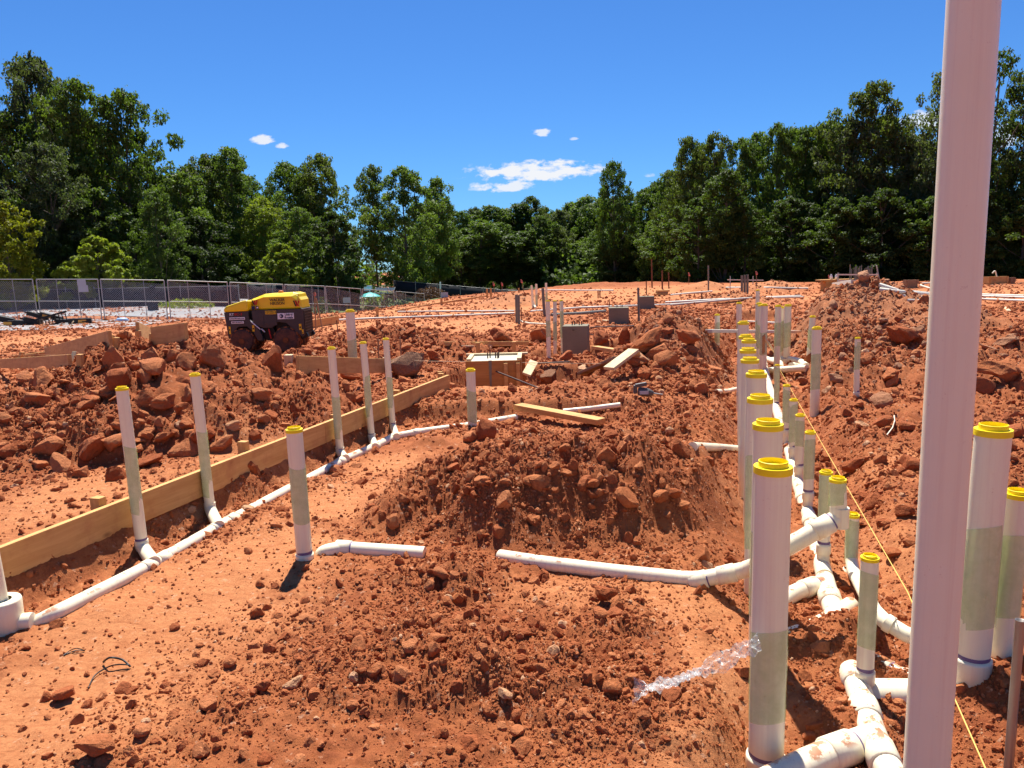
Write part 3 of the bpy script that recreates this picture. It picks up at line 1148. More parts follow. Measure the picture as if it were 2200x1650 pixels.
def tree(kind, px, py, y, wpx, label, group=None, name='tree', cat='tree'):
    """crown top at a photo pixel, at distance y, crown wpx pixels wide"""
    p = A(px, py, y)
    z0 = Hs(p.x, y)
    h = p.z - z0
    w = wpx / FPX * y / 2
    rk = [v for k, v in RAD.items() if kind.startswith(k)][0]
    t = thing(name, label, cat, (p.x, y, z0), group)
    t.rotation_euler = (0, 0, random.uniform(0, 6.28))
    s = w / rk
    t.scale = (s, s, h)
    tm, cm = TREE_KINDS[kind]
    add('trunk', tm, t)
    add('crown', cm, t)
    return t


TL = 'lower filling tree in the wood left of the sky gap'
TC = 'slender leafy tree in the low far wood behind the pad'
TRT = 'lower filling tree in the dense wood on the right'
left = [('oak1', 62, 108, 58, 190), ('oak0', 150, 165, 56, 190), ('oak2', 0, 235, 54, 170), ('oak0', 255, 188, 57, 190),
        ('oak2', 312, 335, 60, 150), ('pop2', 385, 362, 58, 170), ('olive0', 440, 330, 64, 160), ('pop2', 492, 308, 62, 170),
        ('light0', 560, 420, 60, 150), ('oak0', 612, 345, 66, 140), ('olive0', 685, 328, 66, 140), ('oak2', 560, 440, 70, 170),
        ('pop2', 330, 400, 50, 130), ('oak1', 90, 300, 50, 170), ('full1', 200, 400, 52, 190), ('full0', 420, 460, 54, 170),
        ('full1', 30, 420, 50, 150), ('oak1', -70, 180, 55, 190), ('pop2', 640, 440, 58, 130), ('oak0', 200, 260, 66, 190), ('oak2', 100, 220, 66, 190), ('pop2', 345, 370, 70, 150), ('oak0', 520, 370, 74, 150), ('oak2', 650, 370, 76, 140),
        ('pop2', 405, 350, 74, 150), ('pop2', 465, 345, 76, 140)]
LLAB = ['tallest tree at the far left, its thin top rising highest', 'tall tree just right of the tallest one at far left', 'tree cut by the left picture edge behind the yellow-green one', 'tall dark tree whose round crown ends the high left group', 'mid-height tree on the right shoulder of the high left group', 'leafy tree left of the middle peak of the left wood', 'olive-tinged tree inside the middle peak of the left wood', 'tree forming the middle peak of the left wood', 'light green tree filling the dip right of the middle peak', 'dark tree forming the left half of the last left peak', 'olive tree forming the right half of the last left peak', 'dark tree behind the light one in the dip']
for i, a in enumerate(left):
    tree(*a, LLAB[i] if i < len(LLAB) else TL, 'trees of the left wood')
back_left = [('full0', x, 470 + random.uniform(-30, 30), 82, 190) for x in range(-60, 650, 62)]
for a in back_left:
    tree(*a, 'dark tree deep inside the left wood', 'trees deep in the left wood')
tree('olive0', 797, 352, 78, 95, 'tree with thin bare trunks at the right edge of the sky gap')
tree('pop2', 862, 350, 76, 165, 'broad bright green tree between the sky gap and the narrow poplar', None)
tree('pop0', 938, 378, 84, 75, 'tall narrow tree standing above the middle treeline')
tree('oak0', 1318, 343, 86, 95, 'pointed dark tree rising over the right end of the low far wood')
center = []
for i, x in enumerate(range(900, 1480, 30)):
    top = 432 + random.uniform(-14, 22) + (14 if x < 960 else 0) - max(0, (x - 1330)) * .42
    center.append((('pop0', 'pop1', 'olive0', 'pop2', 'oak1', 'pop1')[i % 6], x, top, 112 - max(0, x - 1250) * .12 + random.uniform(-6, 6), 95))
for i, x in enumerate(range(905, 1500, 42)):
    center.append((('pop1', 'full1', 'olive1', 'pop0', 'pop2')[i % 5], x, 490 + random.uniform(-30, 30) - max(0, (x - 1330)) * .4,
                   98 - max(0, x - 1250) * .1 + random.uniform(-3, 3), 110))
for a in center:
    tree(*a, TC, 'trees of the far wood')
for x in range(930, 1480, 62):
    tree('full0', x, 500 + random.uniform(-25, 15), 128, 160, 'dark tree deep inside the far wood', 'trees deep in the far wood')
right = [('olive0', 1480, 292, 74, 120), ('olive1', 1535, 276, 72, 130), ('pop2', 1595, 288, 72, 140), ('pop2', 1672, 255, 70, 140),
         ('pop2', 1735, 262, 70, 150), ('oak0', 1785, 254, 70, 140), ('olive0', 1878, 173, 66, 180), ('oak1', 1838, 250, 66, 150),
         ('oak1', 1955, 280, 64, 160), ('thin0', 2025, 158, 62, 170), ('thin1', 2150, 105, 58, 190), ('thin0', 2215, 150, 58, 170),
         ('oak1', 2080, 300, 60, 170), ('pop2', 1440, 360, 82, 130), ('full1', 1500, 420, 66, 130), ('full1', 1600, 430, 64, 150),
         ('full0', 1700, 420, 64, 160), ('full1', 1800, 420, 62, 160), ('full0', 1900, 400, 60, 170), ('full1', 2000, 420, 58, 170),
         ('full0', 2110, 400, 56, 170), ('full1', 2210, 400, 55, 170), ('oak0', 2290, 200, 56, 190), ('pop1', 1560, 360, 64, 90), ('pop2', 1510, 300, 80, 130), ('pop2', 1630, 275, 80, 140), ('oak0', 1705, 270, 78, 140), ('pop2', 1760, 262, 76, 140),
         ('oak1', 1910, 240, 74, 150), ('oak0', 1985, 300, 70, 150), ('oak0', 1440, 385, 90, 120)]
RLAB = ['olive tree at the left end of the high right wood', 'olive-brown tree second from the left end of the right wood', 'green tree third from the left end of the right wood', 'green tree with the first flat peak of the right wood', 'green tree right of the flat peak', 'dark tree left of the tall olive one', 'tall olive tree, highest left of the white pole', 'dark tree just left below the tall olive one', 'blue-green tree between the tall olive one and the pole', 'thin airy tree right behind the white pole', 'tall airy tree right of the pole, highest on the right', 'airy tree cut by the right picture edge']
for i, a in enumerate(right):
    tree(*a, RLAB[i] if i < len(RLAB) else TRT, 'trees of the right wood')
for x in range(1470, 2300, 66):
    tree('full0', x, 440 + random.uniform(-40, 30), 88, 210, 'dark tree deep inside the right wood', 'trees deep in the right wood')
# single garden trees
tree('yellow0', 0, 425, 44, 140, 'yellow-green tree at the left edge behind the chain-link fence')
tree('shrub0', 203, 500, 47, 175, 'round light green bushy tree behind the fence with two sign plates')
tree('shrub0', 602, 517, 50, 138, 'round bright green bushy tree behind the yellow roller')
tree('mag0', 716, 452, 52, 140, 'dark dense rounded evergreen left of the sky gap')
tree('full1', 790, 565, 90, 60, 'small pale tree seen under the sky gap')

# undergrowth along the foot of the woods


def undergrowth():
    rng = np.random.default_rng(5)
    pts = []
    for (x0, y0, x1, y1, n, hh) in ((-62, 68, -14, 78, 5200, 4.2), (-14, 92, 4, 104, 2000, 4.0), (4, 92, 24, 80, 3200, 5.0),
                                    (22, 74, 36, 56, 5200, 4.6), (36, 56, 60, 50, 3000, 4.6)):
        t = rng.uniform(0, 1, n)
        s = rng.uniform(0, 7, n)
        X = x0 + (x1 - x0) * t
        Y = y0 + (y1 - y0) * t + s
        hm = hh * (.35 + .65 * np.abs(fbm(X * .25, Y * .25, 2, 3)) * 1.8)
        Z = fields(X, Y)[0] + hm * rng.uniform(0, 1, n) ** 1.3
        pts.append(np.column_stack([X, Y, Z]))
    C = np.vstack(pts)
    me = leaf_mesh('undergrowth', C, np.tile([0, -.3, .7], (len(C), 1)), .55, 'leaf_poplar', rng, rng.uniform(0, 1, len(C)))
    tag(add('undergrowth', me), 'low leafy undergrowth along the foot of the woods', None, None, 'stuff')


undergrowth()


def bush(px, py, y, w, h, mat, label, cat='bush', name='bush', n=900, leaf=.10):
    p = A(px, py, y)
    z0 = Hs(p.x, y)
    rng = np.random.default_rng(int(px))
    d = rng.normal(0, 1, (n, 3))
    d /= np.linalg.norm(d, axis=1, keepdims=True)
    d[:, 2] = np.abs(d[:, 2])
    lump = 1 + .18 * vnoise(d[:, 0] * 3 + px, d[:, 1] * 3, 3)
    C = d * (np.array([w / 2, min(w / 2, 1.2), h]) * (rng.uniform(.45, 1, (n, 1)) ** .5)) * lump[:, None]
    o = add(name, leaf_mesh(name, C, d + np.array([0, 0, .3]), leaf, mat, rng, rng.uniform(0, 1, n)), None, (p.x, y, z0))
    return tag(o, label, cat)


bush(692, 660, 42, 1.3, 1.0, 'leaf_dark', 'round clipped dark shrub right of the yellow roller, behind the fence')
bush(800, 660, 46, 1.1, .8, 'leaf_dark', 'low clipped dark shrub below the teal umbrella')
bush(585, 630, 56, 5.0, 1.5, 'leaf_purple', 'long purple-leaved hedge behind the roller', 'hedge', 'hedge', 2600, .16)
bush(925, 652, 50, 2.4, 1.0, 'leaf_purple', 'dark purple hedge at the right end of the chain-link fence', 'hedge', 'hedge', 1500, .11)
bush(845, 640, 48, 2.0, 1.2, 'leaf_purple', 'purple-leaved shrub behind the last fence panels', 'bush', 'bush', 1200, .11)
bush(60, 610, 60, 3.0, 2.6, 'leaf_light', 'pale leafy shrub behind the black screen at far left', 'bush', 'bush', 1200, .2)
bush(745, 640, 56, 6.0, 1.3, 'leaf_light', 'tall weedy growth behind the fence right of the roller', 'bush', 'weed_patch', 2400, .14)
bush(400, 662, 43, 3.2, .5, 'leaf_light', 'low weeds on the car park island beside the black fabric', 'bush', 'weed_patch', 900, .12)

# ------------------------------------------------------------------ fences
FP = [(-25.5, 32.0), (-16.0, 31.6), (-11.0, 36.5), (-5.2, 46.0)]


def along(path, d):
    for (a, b) in zip(path, path[1:]):
        L = math.hypot(b[0] - a[0], b[1] - a[1])
        if d <= L:
            return (a[0] + (b[0] - a[0]) * d / L, a[1] + (b[1] - a[1]) * d / L)
        d -= L
    return path[-1]


FLAB = ['leftmost chain-link fence panel, cut by the picture edge', 'chain-link fence panel behind the black scrap pile',
        'chain-link fence panel carrying two sign plates', 'chain-link fence panel right of the sign plates',
        'chain-link fence panel left of the roller with black fabric hanging behind', 'chain-link fence panel just left of the roller',
        'chain-link fence panel directly behind the roller', 'chain-link fence panel right of the roller with the pink flag stake',
        'chain-link fence panel in front of the teal umbrella', 'last chain-link fence panel next to the purple hedge']


def fz(x, y):
    d = CM.transposed() @ (Vector((x, y, 1.0)) - cam.location)
    px = 1100 + FPX * d.x / -d.z
    top = float(np.interp(px, [0, 290, 480, 700, 860, 930], [600, 600, 606, 615, 627, 633]))
    return A(px, top, y).z - 1.83


def fence_panel(i, a, b):
    za, zb = fz(*a), fz(*b)
    t = thing('fence_panel', FLAB[i], 'fence', (a[0], a[1], za), 'chain-link fence panels')
    A0, B0 = Vector((a[0], a[1], za)), Vector((b[0], b[1], zb))
    up = Vector((0, 0, 1.83))
    lean = Vector((random.uniform(-.03, .03), random.uniform(-.05, .05), 0))
    A1, B1 = A0 + up + lean, B0 + up + lean
    ins = (B0 - A0).normalized() * .06
    for p, q in ((A0 + ins, A1 + ins), (B0 - ins, B1 - ins)):
        MB().tube([p - Vector((0, 0, .05)), q], .024, 8).build('post', 'galvanised', t)
    for f in (.05, .5, 1.0):
        MB().tube([A0.lerp(A1, f) + ins, B0.lerp(B1, f) - ins], .019, 8).build('rail', 'galvanised', t)
    for g in (.33, .66):
        MB().tube([A0.lerp(B0, g), A1.lerp(B1, g)], .013, 6).build('brace', 'galvanised', t)
    # woven wire: diagonal strands
    w = MB()
    U = (B0 - A0) - ins * 2
    L, Hh = U.length, 1.73
    U.normalize()
    O = A0 + ins + Vector((0, 0, .07))
    dz = (zb - za) / L
    st, r = .085, .0042
    nrm = U.cross(Vector((0, 0, 1)))
    k = -Hh
    while k < L:
        for sgn in (1, -1):
            u0, u1 = k, k + Hh
            z0, z1 = (0, Hh) if sgn > 0 else (Hh, 0)
            if u0 < 0:
                z0 += (z1 - z0) * (-u0) / Hh
                u0 = 0
            if u1 > L:
                z1 = z0 + (z1 - z0) * (L - u0) / (u1 - u0)
                u1 = L
            if u1 - u0 > .03:
                p, q = O + U * u0 + Vector((0, 0, z0 + dz * u0)), O + U * u1 + Vector((0, 0, z1 + dz * u1))
                dd = (q - p).normalized()
                s = dd.cross(nrm) * r
                w.poly([p - s, q - s, q + s, p + s], [(0, 1, 2, 3)])
        k += st
    w.build('wire_mesh', 'wire_mesh', t)


tot = sum(math.hypot(b[0] - a[0], b[1] - a[1]) for a, b in zip(FP, FP[1:]))
for i in range(10):
    fence_panel(i, along(FP, tot * i / 10), along(FP, tot * (i + 1) / 10))
for (px, py, w, h, lab) in ((175, 607, .36, .24, 'upper blank grey sign plate wired to the chain-link fence'),
                            (179, 620, .40, .28, 'lower blank grey sign plate wired to the chain-link fence')):
    p = A(px, py, 31.55)
    solo(MB().box(p, (w, .012, h)), 'sign_plate', 'grey_plate', lab, 'sign', p)


def screen(p0, p1, h, label, n=6):
    a, b = [Vector(p) if len(p) == 3 else Vector((p[0], p[1], Hs(*p))) for p in (p0, p1)]
    t = thing('screen_fence', label, 'fence', a)
    U = (b - a)
    m = MB()
    up = Vector((0, 0, 1))
    nn = U.cross(up).normalized()
    pts, fs = [], []
    for k in range(4 * n + 1):
        f = k / (4 * n)
        sag = .04 * math.sin(k * 2.4)
        q = a + U * f
        pts += [q + nn * sag + up * .05, q + nn * sag * .4 + up * (h + .03 * math.cos(k * 1.7))]
    for k in range(4 * n):
        fs.append((2 * k, 2 * k + 2, 2 * k + 3, 2 * k + 1))
    m.poly(pts, fs, True)
    o = m.build('fabric', 'black_screen', t)
    sm = o.modifiers.new('thickness', 'SOLIDIFY')
    sm.thickness = .01
    for k in range(n + 1):
        q = a + U * (k / n)
        MB().tube([q - up * .1, q + up * (h + .12)], .03, 7).build('post', 'galvanised', t)
    MB().tube([a + up * h, b + up * h], .02, 6).build('rail', 'galvanised', t)


screen((-34, 46), (-16.2, 45), 1.25, 'long black fabric screen fence across the back of the car park', 10)
screen((-16.0, 46), (-10.6, 53), 1.35, 'black fabric screen fence between the car park and the garden', 5)
qa, qb = A(846, 603, 72), A(1195, 632, 66)
screen((qa.x, qa.y, qa.z - 1.5), (qb.x, qb.y, qb.z - 1.5), 1.5, 'black fabric screen fence behind the small brown heap', 7)
p = A(330, 665, 40)
m_ = MB()
z_ = Hs(p.x, 40)
m_.poly([(p.x - .3, 40, z_), (p.x + .25, 40.05, z_), (p.x + .18, 40, z_ + 1.25), (p.x + .35, 40, z_ + 1.4), (p.x - .35, 40, z_ + 1.15)],
        [(0, 1, 2, 3, 4)])
o_ = solo(m_, 'fabric_scrap', 'black_screen', 'torn black fabric hanging behind the fence left of the roller', 'fabric', (p.x, 40, z_))
o_.modifiers.new('thickness', 'SOLIDIFY').thickness = .02
# ------------------------------------------------------------------ pipes
DIA4, DIA3, DIA2 = .125, .092, .068


def cap_mesh(c, d, t, two=True):
    r = d / 2
    k = d / .125
    m = MB().lathe(c, [(r * .99, -.012 * k), (r * 1.05, -.012 * k), (r * 1.05, .008 * k), (r * 1.04, .012 * k), (r * .80, .012 * k),
                       (r * .79, .030 * k), (r * .74, .031 * k), (r * .73, .012 * k), (r * .4, .010 * k), (.001, .010 * k)], 32)
    for i in range(len(m.sm)):
        m.sm[i] = False if (i // 32) in (4, 8) else True
    o = m.build('cap', 'yellow_cap', t)
    e = o.modifiers.new('split', 'EDGE_SPLIT')
    e.split_angle = R_(40)
    return o


def wrap_mesh(a, z0, z1, r, t):
    rr = r * 1.018 + .0008
    n = 26
    m = MB()
    ph = random.uniform(0, 6)
    prof = np.linspace(0, 1, 9)
    base = len(m.v)
    for i, f in enumerate(prof):
        for k in range(n):
            th = 2 * math.pi * k / n
            zz = z0 + (z1 - z0) * f
            if i in (0, 8):
                zz += r * .35 * math.sin(th + ph)
            rad = rr + r * .012 * math.sin(3 * th + f * 9 + ph)
            m.v.append(Vector((a.x + rad * math.cos(th), a.y + rad * math.sin(th), zz)))
    for i in range(8):
        for k in range(n):
            q, w = base + i * n + k, base + i * n + (k + 1) % n
            m.f.append((q, w, w + n, q + n))
            m.sm.append(True)
    return m.build('film_wrap', 'green_film', t)


def riser(label, top, base, dia, y=None, cap=True, wraps=(), coup=None, mat='pvc', group=None, elbow=None, hollow=False, sink=.12,
          name='riser_pipe', x_from_base=False):
    """upright pipe: top = photo pixel of its upper end, base = pixel where it meets the ground (or None with a distance y)"""
    if base is not None:
        b = on(*base)
    else:
        q = A(top[0], top[1], y)
        b = Vector((q.x, q.y, Hs(q.x, q.y)))
    tp = A(top[0], top[1], b.y)
    if base is None:
        b.x = tp.x
    ztop = tp.z
    axis = Vector((b.x, b.y, 0))
    t = thing(name, label, 'pipe', b, group)
    r = dia / 2
    lean = Vector((tp.x - b.x, 0, 0))
    if lean.length > .12:
        lean *= .12 / lean.length
    topv = Vector((b.x, b.y, ztop)) + lean
    bot = Vector((b.x, b.y, b.z - sink))
    m = MB()
    if cap:
        m.tube([bot, topv], r, 28)
    else:
        m.tube([bot, topv], r, 24, False)
        m.lathe(topv, [(r, 0), (r * .86, 0), (r * .86, -.25), (0.001, -.25)], 24)
    m.build('pipe', mat, t)
    if cap:
        cap_mesh(topv, dia, t)

    def zat(py):
        return A(top[0], py, b.y).z
    for (p0, p1) in wraps:
        z0, z1 = zat(p1), zat(p0)
        f = ((z0 + z1) / 2 - b.z) / max(.01, ztop - b.z)
        wrap_mesh(Vector((b.x, b.y, 0)) + lean * f, z0, z1, r * (1 + 0.02), t)
    if coup is not None:
        zc = zat(coup)
        f = (zc - b.z) / max(.01, ztop - b.z)
        c = Vector((b.x, b.y, zc)) + lean * f
        co = MB().lathe(c, [(r, .002), (r * 1.13, 0), (r * 1.15, -.01), (r * 1.15, -.5 * dia - .02), (r * 1.02, -.6 * dia - .02), (r, -.62 * dia - .02)],
                   28).build('coupling', mat, t)
        MB().lathe(c, [(r * 1.005, .004), (r * 1.02, .012), (r * 1.005, .02)], 28).build('primer_ring', 'purple_primer', co)
    return t, b, topv


def run(label, pts, r, mat='pvc_dirty', rings=(), name='drain_pipe', cat='pipe', group=None, n=20, hollow=False):
    """pipe laid through world points with rounded corners; rings = positions (index into pts, fraction) of couplings"""
    P = [Vector(p) for p in pts]
    path = [P[0]]
    for i in range(1, len(P) - 1):
        a, b, c = P[i - 1], P[i], P[i + 1]
        k = min(2.2 * r, (b - a).length * .45, (c - b).length * .45)
        s, e = b + (a - b).normalized() * k, b + (c - b).normalized() * k
        for f in (0, .25, .5, .75, 1):
            path.append(s.lerp(b, f).lerp(b.lerp(e, f), f))
    path.append(P[-1])
    t = thing(name, label, cat, P[0], group)
    MB().tube(path, r, n).build('pipe', mat, t)
    for (i, f) in rings:
        a, b = P[i], P[i + 1]
        d = (b - a).normalized()
        c = a.lerp(b, f)
        co = MB().tube([c - d * r * 1.1, c - d * r * 1.05, c + d * r * 1.05, c + d * r * 1.1], r, n, True,
                  [r * 1.02, r * 1.14, r * 1.14, r * 1.02]).build('coupling', mat, t)
        MB().tube([c + d * r * 1.1, c + d * r * 1.28], r * 1.012, n, False).build('primer_ring', 'purple_primer', co)
    return t


GA = 'capped four-inch risers in the front row'
GB = 'capped thin risers beside the drain'
GL = 'capped risers along the form board'
# front row of wide risers, nearest first, all cut to one height
ZC = CAM_Z - .714


def at_cap(px, py):
    return G(px, py, ZC)


rowA = [('nearest wide white riser with yellow cap and torn clear film', 1661, 1008, [(1352, 1545)], 1622, True),
        ('second nearest wide riser in the row of yellow caps', 1650, 916, [(1150, 1330)], None, True),
        ('third nearest wide riser in the row of yellow caps', 1633, 860, [(980, 1180)], None, True),
        ('fourth nearest wide riser in the row of yellow caps', 1625, 806, [], None, True),
        ('fifth nearest wide riser in the row of yellow caps', 1611, 776, [], None, True),
        ('sixth nearest wide riser in the row of yellow caps', 1607, 755, [], None, True),
        ('seventh nearest wide riser in the row of yellow caps', 1609, 734, [], None, True),
        ('eighth nearest wide riser in the row of yellow caps', 1602, 725, [], None, True),
        ('ninth wide riser in the row, standing clear above the others', 1597, 695, [], None, True)]
for (lab, px, py, wr, cp, cap) in rowA:
    q = at_cap(px, py)
    riser(lab, (px, py), None, DIA4, q.y, cap, wr, cp, 'pvc', GA, sink=.2)
riser('white riser with yellow cap behind the front row, left of the far cluster', (1588, 652), (1588, 748), DIA4, wraps=[(690, 730)])
riser('short green-wrapped riser with yellow cap by the brown rubble', (1541, 677), (1541, 740), .10, wraps=[(694, 738)])
# far cluster in the trench
FC = 'risers clustered in the far trench'
riser('thin tall riser rising highest from the far cluster', (1628, 624), None, .09, 17.5, group=FC)
riser('left riser of the far cluster, behind the wide row', (1631, 653), None, .105, 13.2, wraps=[(690, 745)], group=FC)
riser('riser second from left in the far cluster, green wrap low down', (1635, 657), None, .105, 12.6, wraps=[(700, 750)], group=FC)
riser('third riser from left in the far cluster beside the leaning lath', (1642, 656), None, .115, 12.2, wraps=[(712, 760)], group=FC)
riser('slim riser at the back left of the right-hand trio', (1672, 658), None, .10, 12.4, wraps=[(695, 745)], group=FC)
riser('middle riser of the right-hand trio in the far trench', (1678, 661), (1676, 772), .115, wraps=[(690, 755)], group=FC)
riser('tallest right riser of the right-hand trio with wide green wrap', (1693, 657), (1690, 782), .125, wraps=[(692, 745)], coup=770, group=FC)
riser('riser with dull cap half hidden behind the one left of the rubble', (1746, 681), (1738, 770), .10, wraps=[(710, 752)])
riser('tall green-wrapped riser standing in front of the rubble slope', (1755, 706), (1750, 892), .105, wraps=[(762, 838)])
riser('solitary thin riser with yellow cap on the right rubble slope', (1843, 727), (1840, 850), .062, wraps=[(736, 795)], coup=842)
# thin risers beside the drain
thin = [('farthest thin green-wrapped riser beside the drain', (1670, 785), (1668, 885), .062, [(790, 860)], 866),
        ('second farthest thin riser beside the drain', (1690, 829), (1688, 950), .066, [(836, 905)], 923),
        ('third farthest thin riser beside the drain', (1705, 860), (1703, 995), .068, [(870, 950)], 960),
        ('fourth thin riser beside the drain, dark green wrap', (1719, 893), (1716, 1038), .068, [(905, 960)], 1000),
        ('thin riser with printed coupling, fifth beside the drain', (1741, 930), (1735, 1092), .070, [(945, 1030)], 1056),
        ('long green-wrapped thin riser behind the sloping branch pipe', (1775, 1016), (1768, 1215), .070, [(1022, 1130)], 1168),
        ('nearest thin riser, standing on the wye in front of the pole', (1869, 1200), (1857, 1482), .068, [(1230, 1390)], 1440)]
for (lab, tp, bs, d, wr, cp) in thin:
    riser(lab, tp, bs, d, wraps=wr, coup=cp, group=GB)
# right-hand group by the tall pole
pole_y = 1.86
q = A(1985, 1400, pole_y)
riser('very tall bare white pole rising out of the picture at right', (2100, -140), None, .113, pole_y, cap=False, mat='pvc_clean',
      name='standing_pipe', sink=.3)
t_, b_, tp_ = riser('wide capped riser with green wrap and big elbow right of the pole', (2134, 928), (2085, 1448), .126,
                    wraps=[(1130, 1345)], coup=1410, sink=.02)
t_, b2_, _ = riser('capped green-wrapped riser at the right edge behind the wide one', (2188, 1064), (2150, 1405), .095, wraps=[(1150, 1325)])
# the elbow under the wide riser runs left behind the pole
el = b_.copy()
run('big white elbow bending left behind the tall pole', [el + Vector((0, 0, .03)), el + Vector((0, 0, -.10)), el + Vector((-.45, .10, -.14))], .068,
    'pvc', name='pipe_elbow')
riser('open steel conduit stub at the lower right corner', (2192, 1332), (2166, 1660), .030, cap=False, mat='steel_pipe', name='steel_conduit')

# drain main and its branches
ZM = -.165
main = [G(2030, 1850, ZM - .02), G(1905, 1650, ZM), G(1872, 1572, ZM), G(1848, 1492, ZM), G(1824, 1420, ZM - .01), G(1812, 1370, ZM - .02),
        G(1790, 1312, ZM - .01), G(1772, 1245, ZM)]
run('near length of the white drain main half buried in the trench', main, .051, rings=[(1, .3), (2, .5), (3, .45), (5, .6), (6, .35)])
main2 = [G(1772, 1240, ZM), G(1752, 1160, ZM), G(1735, 1100, ZM), G(1716, 1045, ZM), G(1700, 985, ZM), G(1690, 950, ZM - .02)]
run('middle length of the white drain main below the thin risers', main2, .047, rings=[(0, .5), (1, .6), (2, .5), (3, .5)])
main3 = [G(1690, 950, ZM - .05), G(1668, 880, ZM), G(1652, 830, ZM), G(1645, 800, ZM - .03), G(1642, 780, ZM - .08)]
run('far length of the white drain main curving behind the wide risers', main3, .052, rings=[(1, .4), (2, .4)])
run('white lateral joining the main at the bottom of the picture', [G(1640, 1690, ZM), G(1760, 1628, ZM), G(1880, 1585, ZM)], .054, rings=[(1, .35)])
run('short curved lateral joining the main behind the nearest riser', [G(1650, 1315, ZM - .03), G(1700, 1275, ZM), G(1775, 1250, ZM + .01)], .045,
    rings=[(1, .5)])
run('white lateral running right from the main behind the pole', [G(1868, 1425, ZM), G(1948, 1458, ZM), G(2040, 1490, ZM)], .043, rings=[(0, .3)])
run('half-buried white lateral peeping out left of the nearest thin riser', [G(1690, 1372, ZM - .035), G(1760, 1345, ZM - .03), G(1830, 1300, ZM - .01)], .045)
# branch: long pipe on the ground, under the row, rising to a riser
ry = on(1800, 1165, 0.0).y
e1 = A(1803, 1112, 3.35)
br = [on(1075, 1196, -.03), on(1165, 1210, .004), on(1330, 1230, .006), on(1500, 1247, .014), G(1612, 1222, .05), e1 + Vector((-.32, -.02, -.17)), e1]
run('long white branch pipe crossing the ground and climbing under the risers', br, .042, rings=[(3, .0), (3, .55), (5, .75)])
tt = thing('riser_pipe', 'capped thin riser on top of the sloping branch pipe', 'pipe', e1, GB)
top_ = A(1800, 1032, e1.y)
MB().tube([e1 - Vector((0, 0, .03)), top_], .037, 26).build('pipe', 'pvc', tt)
MB().tube([e1 - Vector((0, 0, .045)), e1 + Vector((0, 0, .05))], .043, 26).build('coupling', 'pvc', tt)
cap_mesh(top_, .074, tt)
wrap_mesh(top_, e1.z + .06, top_.z - .015, .0375, tt)
# riser with elbow sweeping down to the right
e2 = on(1828, 1225)
top2 = A(1832, 1108, e2.y)
tt = thing('riser_pipe', 'green-wrapped capped riser whose elbow sweeps right towards the pole', 'pipe', e2, GB)
sw = [top2, e2 + Vector((0, 0, .02)), G(1885, 1325, .0), G(1945, 1362, -.04), G(2060, 1405, -.06)]
pth = [sw[0], sw[1]]
for i in range(1, len(sw) - 1):
    pass
MB().tube([sw[0], sw[1] + Vector((0, 0, .05)), sw[1].lerp(sw[2], .12), sw[1].lerp(sw[2], .9), sw[2].lerp(sw[3], .25), sw[3], sw[4]], .035, 24).build('pipe', 'pvc', tt)
cap_mesh(top2, .072, tt)
wrap_mesh(top2, A(1832, 1212, e2.y).z, top2.z - .012, .036, tt)
c_ = Vector((top2.x, top2.y, A(1832, 1232, e2.y).z))
MB().lathe(c_, [(.035, .03), (.041, .03), (.041, -.045), (.035, -.05)], 24).build('coupling', 'pvc', tt)
MB().tube([sw[2].lerp(sw[3], .3), sw[2].lerp(sw[3], .55)], .041, 24).build('coupling', 'pvc', tt)

# left run along the form board
ZL = -.045
lm = [G(80, 1338, -.04), G(120, 1318, -.005), G(330, 1212, ZL), G(470, 1132, ZL), G(740, 988, ZL), G(800, 962, ZL), G(848, 938, ZL), G(905, 928, ZL),
      G(1010, 914, ZL), G(1110, 897, -.02)]
run('long white drain pipe lying parallel to the form board', lm, .039, rings=[(1, .93), (2, .12), (2, .95), (3, .08), (3, .96), (5, .1), (5, .9), (6, .8)])
left_r = [('capped thin riser with green wrap nearest the left edge', (262, 836), (306, 1180), .068, [(960, 1105)], 1163, (330, 1208)),
          ('second capped thin riser from the left, beside the form board', (419, 806), (452, 1098), .068, [(925, 1065)], 1094, (470, 1130)),
          ('capped thin riser in front of the form board, left of a close trio', (712, 749), (731, 975), .070, [(850, 940)], 966, (742, 985)),
          ('middle capped thin riser of the trio by the form board', (780, 737), (799, 945), .066, [(808, 895)], 935, (806, 960)),
          ('right capped thin riser of the trio by the form board', (829, 729), (844, 918), .064, [(812, 878)], 912, (852, 938))]
for (lab, tp, bs, d, wr, cp, foot) in left_r:
    t_, b_, _ = riser(lab, tp, bs, d, wraps=wr, coup=cp, group=GL, sink=-.01)
    f = G(foot[0], foot[1], ZL + .02)
    MB().tube([b_ + Vector((0, 0, .06)), b_ + Vector((0, 0, .02)), b_.lerp(f, .45) + Vector((0, 0, .005)), f], d * .56, 22).build('elbow', 'pvc', t_)
riser('wide capped riser with olive film in the middle of the trodden floor', (632, 925), (655, 1198), .092, wraps=[(1000, 1118)], coup=1190, group=GL)
riser('wide dirty riser with yellow cap in front of the boxed pier', (1011, 796), (1015, 912), .098, wraps=[(838, 905)], mat='pvc_dirty', group=GL)
riser('tall white riser behind the trio, standing by the cross board', (752, 669), (759, 784), .14, wraps=[(728, 780)], group=GL)
